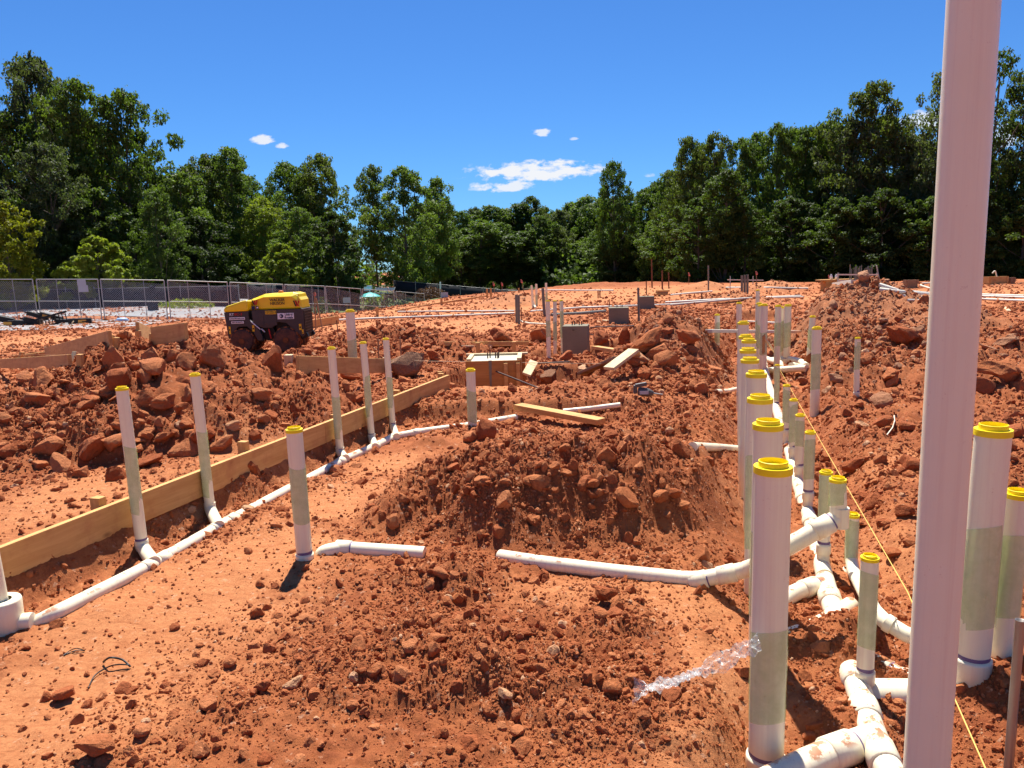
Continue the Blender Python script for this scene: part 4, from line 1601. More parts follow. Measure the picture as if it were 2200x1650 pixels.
# cut-off riser at the left edge in a wide collar
c = on(8, 1352)
t = thing('riser_pipe', 'white riser in a wide collar cut off by the left picture edge', 'pipe', c)
topc = A(-14, 1040, c.y)
MB().tube([c - Vector((0, 0, .1)), Vector((c.x - .04, c.y, topc.z))], .046, 26).build('pipe', 'pvc', t)
wrap_mesh(Vector((c.x - .035, c.y, 0)), c.z + .42, c.z + .62, .048, t)
MB().lathe(c, [(.0, -.1), (.088, -.1), (.090, .14), (.086, .150), (.072, .150), (.068, .138), (.060, .150), (.05, .150)], 32).build('collar', 'pvc', t)
MB().tube([c + Vector((0, 0, .03)), c + Vector((.13, .02, .03))], .04, 20).build('side_outlet', 'pvc', t)
# short elbow pipe in the foreground
run('short white pipe ending in an elbow on the trodden floor', [on(690, 1200, -.06), on(693, 1186, .012), on(735, 1178, .02), on(912, 1190, .012)], .043, 'pvc_clean',
    rings=[(2, .02)])
# pieces showing further off
run('bit of white pipe showing under the lying plank', [on(1210, 884), on(1270, 878), on(1332, 870)], .03)
run('white pipe end poking out of the slope left of the row', [on(1488, 960), on(1540, 961), on(1602, 966)], .035)
run('white pipe stub left of the row near the far drain', [on(1538, 842, .02), on(1565, 840, .02), on(1592, 834, .03)], .035)
# pipe knot in the far trench
zz = G(1690, 778).z
run('white loop pipe at the foot of the right-hand trio', [on(1640, 775, .04), on(1700, 772, .06), on(1722, 778, .06), on(1732, 787, .05)], .06, 'pvc', rings=[(0, .7)])
run('white elbow pipe in front of the right-hand trio', [on(1700, 786, .06), on(1716, 789, .06), on(1731, 792, .05)], .06, 'pvc', rings=[(0, .5)])
run('long white pipe crossing the far trench towards the wide row', [on(1635, 798, .04), on(1665, 795, .05), on(1732, 791, .05)], .055, 'pvc', rings=[(0, .2)])
run('short hooked white pipe left of the right-hand trio', [on(1640, 768, .05), on(1660, 776, .07), on(1676, 780, .07), on(1677, 790, .03)], .055, 'pvc')
# boards and pipe bridging the far trench
a, b = on(1518, 711, .05), on(1712, 713, .05)
solo(MB().beam(a, b, .22, .06), 'bridge_board', 'light_conduit', 'white board laid across the far trench behind the risers', 'board', a, bevel=.004)
a, b = on(1605, 691, .03), on(1668, 694, .03)
solo(MB().beam(a, b, .16, .06), 'bridge_board', 'light_conduit', 'smaller white board across the trench beyond the first', 'board', a, bevel=.004)
# three capped risers in front of the bare pier, and stubs behind
GP = 'thin capped risers by the bare concrete pier'
riser('left one of three thin capped risers beside the bare concrete pier', (1177, 647), (1179, 770), .075, wraps=[(690, 725)], group=GP)
riser('middle one of three thin capped risers beside the bare concrete pier', (1192, 647), (1193, 764), .072, wraps=[(690, 730)], group=GP)
riser('right one of three thin capped risers, touching the bare pier', (1206, 646), (1209, 757), .072, wraps=[(668, 725)], group=GP)
GS = 'open white stubs beyond the conduits'
riser('left open white stub behind the grey conduits', (1142, 613), (1145, 661), .085, cap=False, group=GS)
riser('middle open white stub behind the grey conduits', (1152, 610), (1153, 656), .095, cap=False, wraps=[(633, 654)], group=GS)
riser('right open white stub behind the grey conduits', (1173, 608), (1175, 655), .095, cap=False, wraps=[(628, 650)], group=GS)
GC = 'grey electrical conduits standing on the pad'
riser('left grey conduit of the strapped pair', (1109, 633), (1110, 693), .075, cap=False, mat='grey_conduit', group=GC, name='conduit')
riser('right grey conduit of the strapped pair', (1114, 634), (1115, 695), .075, cap=False, mat='grey_conduit', group=GC, name='conduit')
riser('grey conduit with a foot bend left of the capped trio', (1166, 619), (1170, 678), .095, cap=False, mat='grey_conduit', group=GC, name='conduit')
p = on(1115, 694)
run('thin white hose trailing from the strapped conduits', [p + Vector((0, -.05, .1)), p + Vector((.1, 0, .03)), on(1140, 695, .02), on(1180, 697, .01)], .028, 'pvc', name='hose', cat='hose')
p = on(1145, 660)
run('short white sweep at the foot of the open stubs', [p + Vector((0, -.05, .25)), p + Vector((.06, -.05, .06)), on(1151, 661, .04)], .04, 'pvc', name='hose', cat='hose')
# long conduits lying on the pad
LC = 'long pale conduits lying across the pad'


def lie(lab, pxs, r, mat='light_conduit', dz=.03):
    run(lab, [on(x, y, dz) for x, y in pxs], r, mat, name='laid_conduit', cat='conduit', group=LC, n=8)


lie('upper long conduit on the pad left of the strapped pair', [(855, 670), (950, 669), (1105, 668)], .035)
lie('lower long conduit on the pad running to the roller', [(672, 690), (800, 684), (950, 679), (1105, 673)], .035)
lie('conduit crossing the pad from the capped trio to the small pier', [(1140, 669), (1245, 661), (1330, 658), (1450, 654)], .04)
lie('dark conduit lying in front of the second pier', [(1185, 677), (1240, 674), (1300, 669)], .06, 'grey_conduit')
lie('long white strip across the far pad edge', [(1160, 623), (1240, 624), (1318, 624)], .05)
lie('bundle of pale conduits behind the brown rubble', [(1430, 650), (1560, 643), (1720, 636)], .05)
lie('second pale conduit beside the bundle behind the rubble', [(1440, 655), (1600, 641), (1725, 638)], .04)
lie('white conduit across the pad beyond the far spoil heap', [(1560, 618), (1650, 618), (1736, 620)], .05)
lie('pale conduit right of the timber stack', [(1440, 634), (1480, 630), (1530, 626)], .05)
lie('white hose curving out behind the great heap, upper', [(1890, 612), (1930, 625), (2000, 630), (2200, 636)], .05)
lie('white hose curving out behind the great heap, middle', [(1890, 622), (1940, 628), (2010, 633), (2220, 640)], .05)
lie('white conduit on the pad right of the pole', [(1940, 636), (2010, 641), (2120, 643), (2220, 647)], .045)
lie('thin pale conduit low on the pad right of the great heap', [(1950, 645), (2000, 646), (2060, 648)], .03)
lie('white looped hose far right near the timber box', [(2010, 608), (1980, 609), (1978, 613), (2000, 620), (2060, 624)], .05)
# ------------------------------------------------------------------ timber and piers
def board(lab, a, b, w, h, mat='pine_board', up=(0, 0, 1), group=None, name='board', cat='board', bevel=.004):
    a, b = Vector(a), Vector(b)
    x = (b - a).normalized()
    y = Vector(up).cross(x).normalized()
    z = x.cross(y)
    m = MB().box((0, 0, 0), ((b - a).length, w, h))
    o = m.build(name, mat, local=True, bevel=bevel)
    o.location = (a + b) / 2
    o.rotation_euler = Matrix((x, y, z)).transposed().to_euler()
    return tag(o, lab, cat, group)


def stake(lab, px, py, w=.045, d=.045, top=None, h=.3, mat='pine_board', group=None, dz=0.0):
    """a stake whose head is at photo pixel px,py; standing h tall"""
    return None


# long form board beside the trodden floor
off = Vector((-pld.y, pld.x, 0)) * .03
zb = .10
ta, tb = PL0 + off * .2, PL1 + off * .2
hb = .185
pa, pb = Vector((ta.x, ta.y, zb + hb / 2)), Vector((tb.x, tb.y, zb + hb / 2))
mid = pa.lerp(pb, .52)
fb = thing('form_board', 'long wooden form board running up from the left edge', 'form board', (pa + pb) / 2)
for (q0, q1, o_) in ((pa, mid, 0.0), (mid + (pb - pa).normalized() * .004, pb, .001)):
    m = MB().beam(q0, q1, .038, hb)
    me_o = MB().box((0, 0, 0), ((q1 - q0).length, .038, hb)).build('plank', 'pine_board', fb, local=True, bevel=.003)
    x = (q1 - q0).normalized()
    y = Vector((0, 0, 1)).cross(x).normalized()
    me_o.rotation_euler = Matrix((x, y, x.cross(y))).transposed().to_euler()
    me_o.location = (q0 + q1) / 2 - fb.location
GK = 'stakes holding the long form board'
for lab, px, py in (('stake behind the form board near the left edge', 202, 1068), ('stake behind the form board beside the rubble foot', 518, 948),
                    ('stake behind the form board by the thin riser trio', 849, 838), ('stake at the far end of the form board', 946, 802),
                    ('stake half hidden behind the wide middle riser', 716, 893)):
    # stand it just behind the board on the sight line
    best = None
    for f in np.linspace(0, 1, 400):
        q = pa.lerp(pb, f) + Vector((-pld.y, pld.x, 0)) * .06
        d = CM.transposed() @ (Vector((q.x, q.y, .5)) - cam.location)
        e = abs(1100 + FPX * d.x / -d.z - px)
        if best is None or e < best[0]:
            best = (e, q)
    q = best[1]
    zt = min(.48, max(.30, A(px, py, q.y).z))
    z0 = Hs(q.x, q.y) - .2
    board(lab, (q.x, q.y, z0), (q.x, q.y, zt), .055, .07, up=(-pld.y, pld.x, 0), group=GK, name='stake', cat='stake')

# form boards on the far left


def edge_board(lab, p0, p1, h, w=.04, mat='pine_board', lift=0.0, name='form_board', cat='form board'):
    a, b = on(*p0), on(*p1)
    a.z += h / 2 - .03 + lift
    b.z += h / 2 - .03 + lift
    return board(lab, a, b, w, h, mat, name=name, cat=cat)


edge_board('form board at the left edge with two braces in front', (-40, 787), (152, 786), .15)
edge_board('thin pale lath lying in front of the left form board', (20, 792), (98, 793), .05, mat='pale_board')
edge_board('form board running back from the left edge towards the heap', (30, 775), (110, 765), .14)
edge_board('long form board partly buried behind the rubble heap', (100, 768), (240, 752), .24)
edge_board('form board showing beyond the rubble heap crest', (330, 735), (402, 728), .20)
edge_board('small cross board behind the heap crest', (298, 727), (337, 725), .22)
edge_board('form board lying behind the roller near the flag stake', (672, 705), (728, 695), .28)
edge_board('form board under the tall white riser behind the trio', (640, 798), (862, 796), .20)
edge_board('thin board in front of the red heap left of the boxed pier', (955, 752), (1135, 748), .07, lift=.10)
edge_board('pale board lying flat near the red heap', (990, 742), (1088, 740), .03, .25, 'pale_board', name='board', cat='board')
edge_board('low board on the pad above the boxed pier', (1058, 722), (1094, 721), .06)
edge_board('far form board edge left of the brown heap', (850, 670), (928, 655), .10)
edge_board('far form board edge beside the purple hedge', (930, 655), (1045, 637), .10)
edge_board('far white form board on the pad horizon right', (1780, 612), (1830, 609), .12, mat='light_conduit')
GBR = 'braces and stakes of the left form boards'


def brace(lab, pt, pb, w=.05, d=.06, mat='pine_board', dz=0.0):
    b = on(*pb)
    t = A(pt[0], pt[1], b.y + dz)
    return board(lab, b - Vector((0, 0, .05)), t, w, d, mat, up=(0, -1, .1), group=GBR, name='stake', cat='stake')


brace('leaning brace of the left edge board', (46, 757), (36, 782), dz=.1)
brace('upright stake next to the leaning brace at the left edge', (49, 757), (54, 780))
brace('pale leaning brace at the foot of the rubble heap', (163, 757), (152, 782), mat='pale_board', dz=.1)
brace('upright stake beside the pale leaning brace', (171, 761), (172, 780))
brace('leaning brace of the board behind the heap', (124, 746), (130, 768), dz=-.1)
brace('upright stake of the board behind the heap', (129, 744), (131, 764))
brace('short stake on the long buried form board', (168, 735), (168, 755))
brace('brace standing where the heap meets the buried board', (242, 722), (234, 745), dz=.1)
brace('stake standing in the rubble where the buried board ends', (250, 725), (251, 742))
brace('stake on the heap crest holding the small cross board', (296, 710), (298, 728))
brace('second stake holding the small cross board', (327, 716), (327, 732))
brace('short stake beside the far crest board', (343, 718), (343, 728))
brace('leaning brace at the end of the crest board', (384, 715), (380, 726))
brace('pale stake head poking out right of the roller', (620, 762), (621, 782), .09, .09, 'pale_board')
brace('left stake of the thin board before the boxed pier', (1026, 736), (1029, 768), .07, .06)
brace('right stake of the thin board before the boxed pier', (1104, 734), (1104, 772), .07, .06)
brace('pale brace leaning on the cross board behind the trio', (826, 768), (822, 796), .05, .05, 'pale_board')
brace('short stake between the trio and the boulder', (945, 798), (946, 815), .07, .05)
# loose planks
a, b = on(1113, 884, .03), on(1292, 912, .03)
board('heavy plank lying aslant on top of the middle heap', a + Vector((0, 0, .06)), b + Vector((0, 0, .03)), .14, .055)
a, b = on(1250, 802, .05), on(1330, 768, .08)
board('weathered plank under the pale plank on the rubble', a, b, .16, .04, 'weathered_wood')
a, b = on(1308, 792, .12), on(1362, 752, .28)
board('pale plank resting across the rubble right of the boxed pier', a, b, .17, .04, 'pale_board')
a, b = on(1278, 746, .14), on(1366, 760, .20)
board('brown plank on the rubble below the bare pier', a, b, .12, .05)
a, b = on(1296, 688, .02), on(1330, 692, .02)
board('short pale board end lying on the pad by the grey post', a, b, .10, .03, 'pale_board')
a, b = on(2158, 660, .02), on(2168, 668, .02)
board('short pale board end on the pad right of the pole', a, b, .10, .03, 'pale_board')
a, b = A(1640, 722, 11.4), on(1672, 768, .03)
board('pale lath leaning against the third riser in the trench', a, b, .05, .02, 'pale_board', up=(0, -1, .2))
a, b = A(1641, 720, 11.2), on(1640, 800)
board('thin upright lath beside the leaning lath in the trench', a, b, .05, .02, 'weathered_wood', up=(0, -1, .1))


def pier(lab, c, w, d, h, rz, bolts=True, boxed=False):
    t = thing('concrete_pier', lab, 'pier', c, 'concrete piers', rz)
    hh = h + .25
    MB().box((0, 0, h - hh / 2), (w, d, hh)).build('block', 'concrete', t, local=True, bevel=.008)
    for (x, y) in ((-.05, -.03), (-.02, .03), (.05, -.03), (.08, .03)):
        MB().tube([(x * 1.3, y, h - .02), (x * 1.3, y, h + .07)], .010, 8).build('anchor_bolt', 'rebar', t, local=True)
    return t


# boxed pier
c = A(1063, 830, 9.95)
zf = A(1045, 776, 9.9).z
bx = thing('boxed_pier', 'concrete pier still boxed in plywood, in the pit beyond the form board', 'pier', (c.x, 10.25, zf - .5), None, R_(-2))
W, D, HH = .72, .70, .62
MB().box((0, 0, .5 - .33), (W - .05, D - .05, .66)).build('concrete_top', 'wet_mortar', bx, local=True)
for nm, cc, sz in (('front_panel', (0, -D / 2, .5 - HH / 2 + .004), (W, .02, HH)), ('back_panel', (0, D / 2, .5 - HH / 2 + .012), (W + .12, .03, HH)),
                   ('side_panel', (-W / 2, 0, .5 - HH / 2 + .006), (.02, D - .03, HH)), ('side_panel', (W / 2, 0, .5 - HH / 2 + .006), (.03, D - .03, HH))):
    MB().box(cc, sz).build(nm, 'plywood', bx, local=True, bevel=.002)
for (x0, y0, x1, y1, w) in ((-W / 2 - .06, D / 2 - .03, W / 2 + .10, D / 2 - .03, .07), (-W / 2 + .03, -D / 2 + .03, -W / 2 + .03, D / 2 - .07, .06),
                            (W / 2 - .01, -D / 2 + .03, W / 2 - .01, D / 2 - .07, .06)):
    MB().beam((x0, y0, .517), (x1, y1, .517), w, .028).build('top_cleat', 'pale_board', bx, local=True, bevel=.002)
for x in (.17, .335):
    MB().box((x, -D / 2 - .03, .19), (.05, .04, .56)).build('front_cleat', 'pine_board', bx, local=True, bevel=.002)
MB().poly([(-.06, -D / 2 - .014, .51), (-.015, -D / 2 - .014, .51), (-.03, -D / 2 - .014, .06), (-.05, -D / 2 - .014, .10)], [(0, 3, 2, 1)]).build(
    'mortar_drip', 'concrete', bx, local=True)
for (x, y) in ((-.09, -.02), (-.06, .03), (.02, -.02), (.06, .02), (.05, -.05)):
    MB().tube([(x, y, .48), (x, y, .58)], .009, 8).build('anchor_bolt', 'rebar', bx, local=True)
a, b = A(1131, 805, 9.9), A(1147, 777, 10.35)
board('pale board leaning off the right side of the boxed pier', a, b, .12, .03, 'pale_board', up=(.3, -.4, 1))
a, b = A(1066, 798, 9.86), on(1278, 874, .03)
run('long steel bar running from the boxed pier down to the right', [a, a.lerp(b, .5) + Vector((0, 0, -.02)), b], .011, 'rebar', name='steel_bar', cat='bar', n=10)
a, b = on(1146, 781, .06), on(1225, 777, .05)
run('dark steel bar lying behind the boxed pier', [a, a.lerp(b, .5), b], .012, 'rebar', name='steel_bar', cat='bar', n=8)
# bare piers
b1 = on(1222, 752)
yv = 13.6
zt = A(1240, 700, yv).z
pier('big bare concrete pier beside the three capped risers', (A(1240, 740, yv).x, yv + .2, zt - .55), .46, .50, .55, R_(-10))
a, b = A(1231, 709, yv - .1), on(1292, 724, .03)
run('steel bar leaning from the big bare pier to the right', [a, a.lerp(b, .5), b], .011, 'rebar', name='steel_bar', cat='bar', n=8)
a, b = on(1268, 703, .03), on(1362, 700, .03)
run('steel bar lying right of the big bare pier', [a, a.lerp(b, .5), b], .014, 'rebar', name='steel_bar', cat='bar', n=8)
yv = 20.5
pier('middle concrete pier, half sunk, beyond the big bare one', (A(1332, 668, yv).x, yv + .25, A(1332, 661, yv).z - .2), .55, .6, .2, R_(-8))
yv = 27.0
pier('farthest concrete pier near the timber stack', (A(1391, 645, yv).x, yv + .3, A(1391, 637, yv).z - .22), .58, .6, .22, R_(-8))
# posts and pins standing on the pad
GPO = 'posts and pins standing on the pad'


def post(lab, pt, pb, r, mat, name='post', cat='post', group=GPO):
    b = on(*pb)
    t = A(pt[0], pt[1], b.y)
    return solo(MB().tube([b - Vector((0, 0, .1)), Vector((b.x * .4 + t.x * .6, b.y, t.z))], r, 8), name, mat, lab, cat, b, group)


post('dark grey post standing left of the rubble, before the timber stack', (1370, 618), (1373, 694), .032, 'grey_conduit')
post('tall thin pole at the pad edge in front of the far wood', (1399, 557), (1401, 618), .05, 'rust')
post('thin pole right of the tall one at the pad edge', (1422, 581), (1423, 622), .05, 'rust')
post('shorter thin pole second right of the tall one', (1436, 585), (1437, 620), .04, 'rust')
post('tall thin pole left of the far spoil heaps', (1521, 570), (1522, 626), .045, 'grey_conduit')
post('rusty pin between the conduit bundle and the timber stack', (1388, 604), (1389, 634), .03, 'rust')
post('thin steel pin left of the second pier', (1309, 644), (1309, 680), .014, 'rust', 'pin', 'pin')
post('rusty pin by the strapped conduits', (1120, 660), (1120, 692), .014, 'rust', 'pin', 'pin')
post('rusty pin on the far pad in line with the capped trio', (1285, 624), (1285, 641), .03, 'rust', 'pin', 'pin')
post('rusty pin beside the first on the far pad', (1289, 624), (1289, 640), .03, 'rust', 'pin', 'pin')
post('short rusty pin beside the rubble right of the grey post', (1507, 630), (1508, 643), .03, 'rust', 'pin', 'pin')
post('thin wooden pin behind the trio, left of the boulder', (813, 728), (814, 780), .012, 'weathered_wood', 'pin', 'pin')
post('thin wooden pin right of the trio, left of the boulder', (858, 724), (863, 778), .012, 'weathered_wood', 'pin', 'pin')
post('thin pin standing between the roller and the tall white riser', (722, 688), (727, 720), .014, 'rust', 'pin', 'pin')
post('thin pin left of the green-wrapped short riser', (1503, 691), (1503, 708), .012, 'rust', 'pin', 'pin')
GF = 'flagged survey stakes'


def flag(lab, pt, pb, col='flag_pink'):
    b = on(*pb)
    t = A(pt[0], pt[1], b.y)
    th = thing('flag_stake', lab, 'stake', b, GF)
    s = b.y / 1600
    MB().tube([b - Vector((0, 0, .1)), t], .02 if b.y > 20 else .012, 6).build('lath', 'weathered_wood', th)
    w, h = 3.4 * s, 9 * s
    m = MB()
    pts = []
    for k in range(5):
        f = k / 4
        pts += [t + Vector((.01 + w * (f * .8 + .2 * math.sin(3 * f)), .02 * math.sin(5 * f), -h * f * .9)),
                t + Vector((-.02 + w * f * .2 - w * .3, .02 * math.cos(4 * f), -h * (f * .8) - .02))]
    m.poly(pts, [(2 * k, 2 * k + 1, 2 * k + 3, 2 * k + 2) for k in range(4)], True)
    o = m.build('flag', col, th)
    o.modifiers.new('thickness', 'SOLIDIFY').thickness = .004


flag('flagged stake right of the roller, tallest pink flag', (676, 627), (678, 708))
flag('flagged stake on the brown heap, nearest the conduits', (1120, 600), (1126, 628))
flag('flagged stake left of the brown heap, taller of the pair', (1078, 606), (1079, 632))
flag('flagged stake between the brown heap and the twin posts', (1060, 606), (1063, 632))
flag('flagged stake in front of the far right wood, between two spoil heaps', (1625, 582), (1626, 612))
flag('flagged stake by the timber bench on the far pad', (1781, 590), (1781, 610))
flag('faint flagged stake left of the right wood', (1480, 585), (1480, 612))
flag('flagged stake in the car park behind the fence end', (857, 618), (859, 640))
for lab, a_, b_ in (('left of two timber posts by the brown heap', (1046, 620), (1047, 640)), ('right of two timber posts by the brown heap', (1054, 619), (1055, 640)),
                    ('short timber post right of the two', (1114, 619), (1115, 629)), ('left leg of the small timber rack by the hedge', (948, 640), (949, 655)),
                    ('timber post of the rack left of the conduits', (810, 660), (811, 678))):
    post(lab, a_, b_, .055, 'pine_board', 'timber_post', 'post', 'timber posts of the far string lines')
# leaning laths tripod by the fence
a, b = A(684, 640, 24), on(692, 704)
board('pale lath leaning beside the flagged stake right of the roller', b, A(679, 640, b.y), .03, .05, 'weathered_wood', up=(0, -1, .1))

# far timber stack, bench, rebar, boxes
GT = 'timbers stacked on the far pad'
yb_ = on(1420, 636).y
for k, (px, py, l) in enumerate(((1420, 632, .62), (1422, 628, .55), (1424, 625, .6))):
    c = A(px, py, yb_)
    solo(MB().box(c, (l, .4, .085), R_(4)), 'timber', 'pine_board' if k != 1 else 'weathered_wood',
         ('lowest timber of the small stack beyond the piers', 'middle timber of the small stack beyond the piers',
          'top timber of the small stack beyond the piers')[k], 'timber', c, GT)
yb_ = 38
bt = A(1800, 601, yb_)
t = thing('work_bench', 'wooden site bench in front of the right wood', 'bench', (bt.x, yb_, Hs(bt.x, yb_)))
MB().box((bt.x, yb_, bt.z), (2.0, .7, .06)).build('bench_top', 'pine_board', t)
MB().box((bt.x + .05, yb_ + .03, bt.z - .28), (1.5, .55, .48)).build('crate_side', 'pine_board', t)
for dx in (-.9, .9):
    MB().box((bt.x + dx, yb_ - .2, (bt.z + t.location.z) / 2 - .05), (.08, .08, bt.z - t.location.z)).build('leg', 'pine_board', t)
for dx, lab in ((-.38, 'left white bottle standing on the site bench'), (-.12, 'right white bottle standing on the site bench')):
    c = Vector((bt.x + dx, yb_ - .1, bt.z + .03))
    solo(MB().lathe(c, [(.0, 0), (.07, 0), (.07, .16), (.03, .22), (.03, .26), (0, .26)], 12), 'bottle', 'white_plastic', lab, 'bottle', c, 'bottles on the bench')
# rebar cage
yb_ = 37
for k, x in enumerate([1826, 1829, 1836, 1838, 1840, 1842, 1844, 1846, 1848, 1850, 1858, 1861, 1863, 1865, 1867, 1869, 1872, 1874]):
    top = (570 + (k * 7) % 9) if k not in (0, 17) else 568
    c = A(x, 612, yb_ + (k % 3) * .25)
    tp = A(x + random.uniform(-1, 1), top, c.y)
    z0 = Hs(c.x, c.y)
    solo(MB().tube([(c.x, c.y, z0 - .1), tp], .024, 6), 'upright_bar', 'grey_conduit', 'grey upright bar in the thicket behind the great brown heap', 'bar',
         (c.x, c.y, z0), 'upright bars behind the great heap')
a, b = A(1797, 590, 36.6), A(1886, 590, 36.6)
cg = thing('bar_rack', 'white rail rack carrying the upright bars behind the great heap', 'rack', (a.x, 36.6, Hs(a.x, 36.6)))
MB().beam(a, b, .05, .06).build('rail', 'light_conduit', cg)
MB().beam(A(1800, 603, 36.6), A(1888, 603, 36.6), .05, .05).build('rail', 'light_conduit', cg)
for px in (1801, 1884):
    q = A(px, 586, 36.65)
    MB().tube([q, (q.x, q.y, Hs(q.x, q.y) - .1)], .03, 6).build('leg', 'galvanised', cg)
q0, q1 = A(1883, 570, 36.7), A(1891, 612, 36.7)
MB().tube([q0, q1], .03, 6).build('strut', 'galvanised', cg)
a, b = A(1563, 601, 40.5), A(1640, 602, 40.5)
cg = thing('bar_rack', 'low white rail rack behind the two far spoil heaps', 'rack', (a.x, 40.5, Hs(a.x, 40.5)))
MB().beam(a, b, .05, .05).build('rail', 'light_conduit', cg)
for px in (1569, 1618):
    q = A(px, 593, 40.55)
    MB().tube([q, (q.x, q.y, Hs(q.x, q.y) - .1)], .025, 6).build('leg', 'galvanised', cg)
for k, x in enumerate((1594, 1600, 1606)):
    c = A(x, 618, 37)
    z0 = Hs(c.x, 37)
    solo(MB().tube([(c.x, 37, z0 - .1), A(x, 592 - k, 37)], .06, 8), 'conduit', 'grey_conduit',
         ('left', 'middle', 'right')[k] + ' of three grey conduits before the low rail rack', 'conduit', (c.x, 37, z0), 'far grey conduits')
for lab, px, py, w, d, h, mat in (('wooden crate with a white pipe sticking out, right of the pole', 2139, 594, .95, .6, .34, 'pine_board'),
                                  ('small dark crate right of the wooden crate', 2172, 596, .3, .3, .22, 'weathered_wood'),
                                  ('dark crate behind the looped hose', 1957, 601, .6, .4, .2, 'weathered_wood')):
    p = A(px, py, 39)
    z0 = Hs(p.x, 39)
    t = thing('crate', lab, 'crate', (p.x, 39, z0))
    hh = p.z - z0
    for (dx, dy, sx, sy) in ((0, -d / 2, w, .04), (0, d / 2, w, .04), (-w / 2, 0, .04, d - .05), (w / 2, 0, .04, d - .05)):
        MB().box((p.x + dx, 39 + dy, z0 + hh - h / 2), (sx, sy, h)).build('side', mat, t)
    for dx in (-w / 2 + .06, w / 2 - .06):
        MB().box((p.x + dx, 39 - d / 2 - .03, z0 + hh - h / 2), (.07, .03, h + .01)).build('cleat', mat, t)
    MB().box((p.x, 39, z0 + (hh - h) / 2), (w * .9, d * .9, max(.05, hh - h))).build('base', 'weathered_wood', t)
p0, p1, p2 = A(2142, 596, 39), A(2138, 581, 39), A(2132, 587, 39)
run('bent white pipe sticking out of the wooden crate', [p0, p1, p2], .035, 'pvc', n=8)
p0, p1 = on(2112, 607), A(2108, 588, 38)
run('white pipe leaning beside the pole near the far crate', [p0, A(2109, 590, p0.y)], .035, 'pvc', n=8)
# garden things behind the fence
p = A(795, 634, 50)
t = thing('parasol', 'teal and white garden umbrella behind the fence', 'umbrella', (p.x, 50, Hs(p.x, 50)))
MB().tube([(p.x, 50, t.location.z), (p.x, 50, p.z + .3)], .03, 8).build('pole', 'white_plastic', t)
m = MB().lathe((p.x, 50, p.z), [(.72, -.10), (.70, -.08), (.4, .08), (.0, .20)], 10, False)
m.build('canopy', 'umbrella_teal', t)
p = A(791, 620, 51)
solo(MB().box(p, (.5, .4, .25)).box(p + Vector((.1, 0, .16)), (.3, .35, .08)), 'white_tote', 'white_plastic', 'white bundle just above the teal umbrella', 'bundle', p)
for k, (px, lab) in enumerate(((812, 'left garden chair behind the fence'), (826, 'middle garden chair behind the fence'), (840, 'right garden chair behind the fence'))):
    p = A(px, 625, 52)
    z0 = Hs(p.x, 52)
    t = thing('garden_chair', lab, 'chair', (p.x, 52, z0), 'garden chairs behind the fence')
    hb_ = p.z - z0
    for sx in (-.22, .22):
        MB().tube([(p.x + sx, 51.8, z0), (p.x + sx, 51.8, z0 + hb_ - .1), (p.x + sx + .05, 52.2, z0 + hb_ + .25)], .02, 6).build('side_frame', 'galvanised', t)
    MB().box((p.x, 52, z0 + hb_ - .15), (.42, .42, .03)).build('seat', 'grey_plate', t)
    MB().box((p.x + .03, 52.2, z0 + hb_ + .12), (.42, .03, .2)).build('backrest', 'grey_plate', t)
for px, py, lab in ((955, 634, 'small grey notice on a stake by the hedge'), (745, 645, 'small grey notice on the fence right of the roller')):
    p = A(px, py, 47)
    z0 = Hs(p.x, 47)
    t = thing('notice_board', lab, 'sign', (p.x, 47, z0))
    MB().tube([(p.x, 47, z0), (p.x, 47, p.z)], .03, 6).build('stake', 'weathered_wood', t)
    MB().box((p.x, 46.95, p.z), (.45, .02, .35)).build('panel', 'grey_plate', t)
p = on(925, 612)
p = A(949, 610, 64)
t = thing('light_post', 'pale post standing against the black screen', 'post', (p.x, 62.6, Hs(p.x, 62.6)))
MB().tube([(p.x, 62.6, t.location.z), (p.x, 62.6, p.z + .2)], .07, 8).build('pole', 'white_plastic', t)
MB().box((p.x, 62.6, t.location.z + .15), (.5, .5, .3)).build('foot', 'concrete', t)

# scrap pile by the fence
GX = 'black plastic scrap by the fence'


def scrap(lab, p0, p1, w, h, dz=.1, sticker=None):
    a, b = on(*p0), on(*p1)
    y = (a.y + b.y) / 2
    a, b = A(p0[0], p0[1], 28.6), A(p1[0], p1[1], 28.9)
    a.z, b.z = max(a.z, Hs(a.x, a.y) + h / 2), max(b.z, Hs(b.x, b.y) + h / 2)
    t = thing('plastic_beam', lab, 'scrap', a, GX)
    MB().beam(a, b, w, h).build('beam', 'black_plastic', t, bevel=.01)
    MB().beam(a + Vector((0, -w / 2 - .012, h * .25)), b + Vector((0, -w / 2 - .012, h * .25)), .02, h * .3).build('rib', 'black_plastic', t)
    if sticker is not None:
        c = a.lerp(b, sticker)
        d = (b - a).normalized()
        MB().beam(c - d * .14 + Vector((0, -w / 2 - .026, 0)), c + d * .14 + Vector((0, -w / 2 - .026, 0)), .006, h * .55).build('sticker', 'orange_sticker', t)


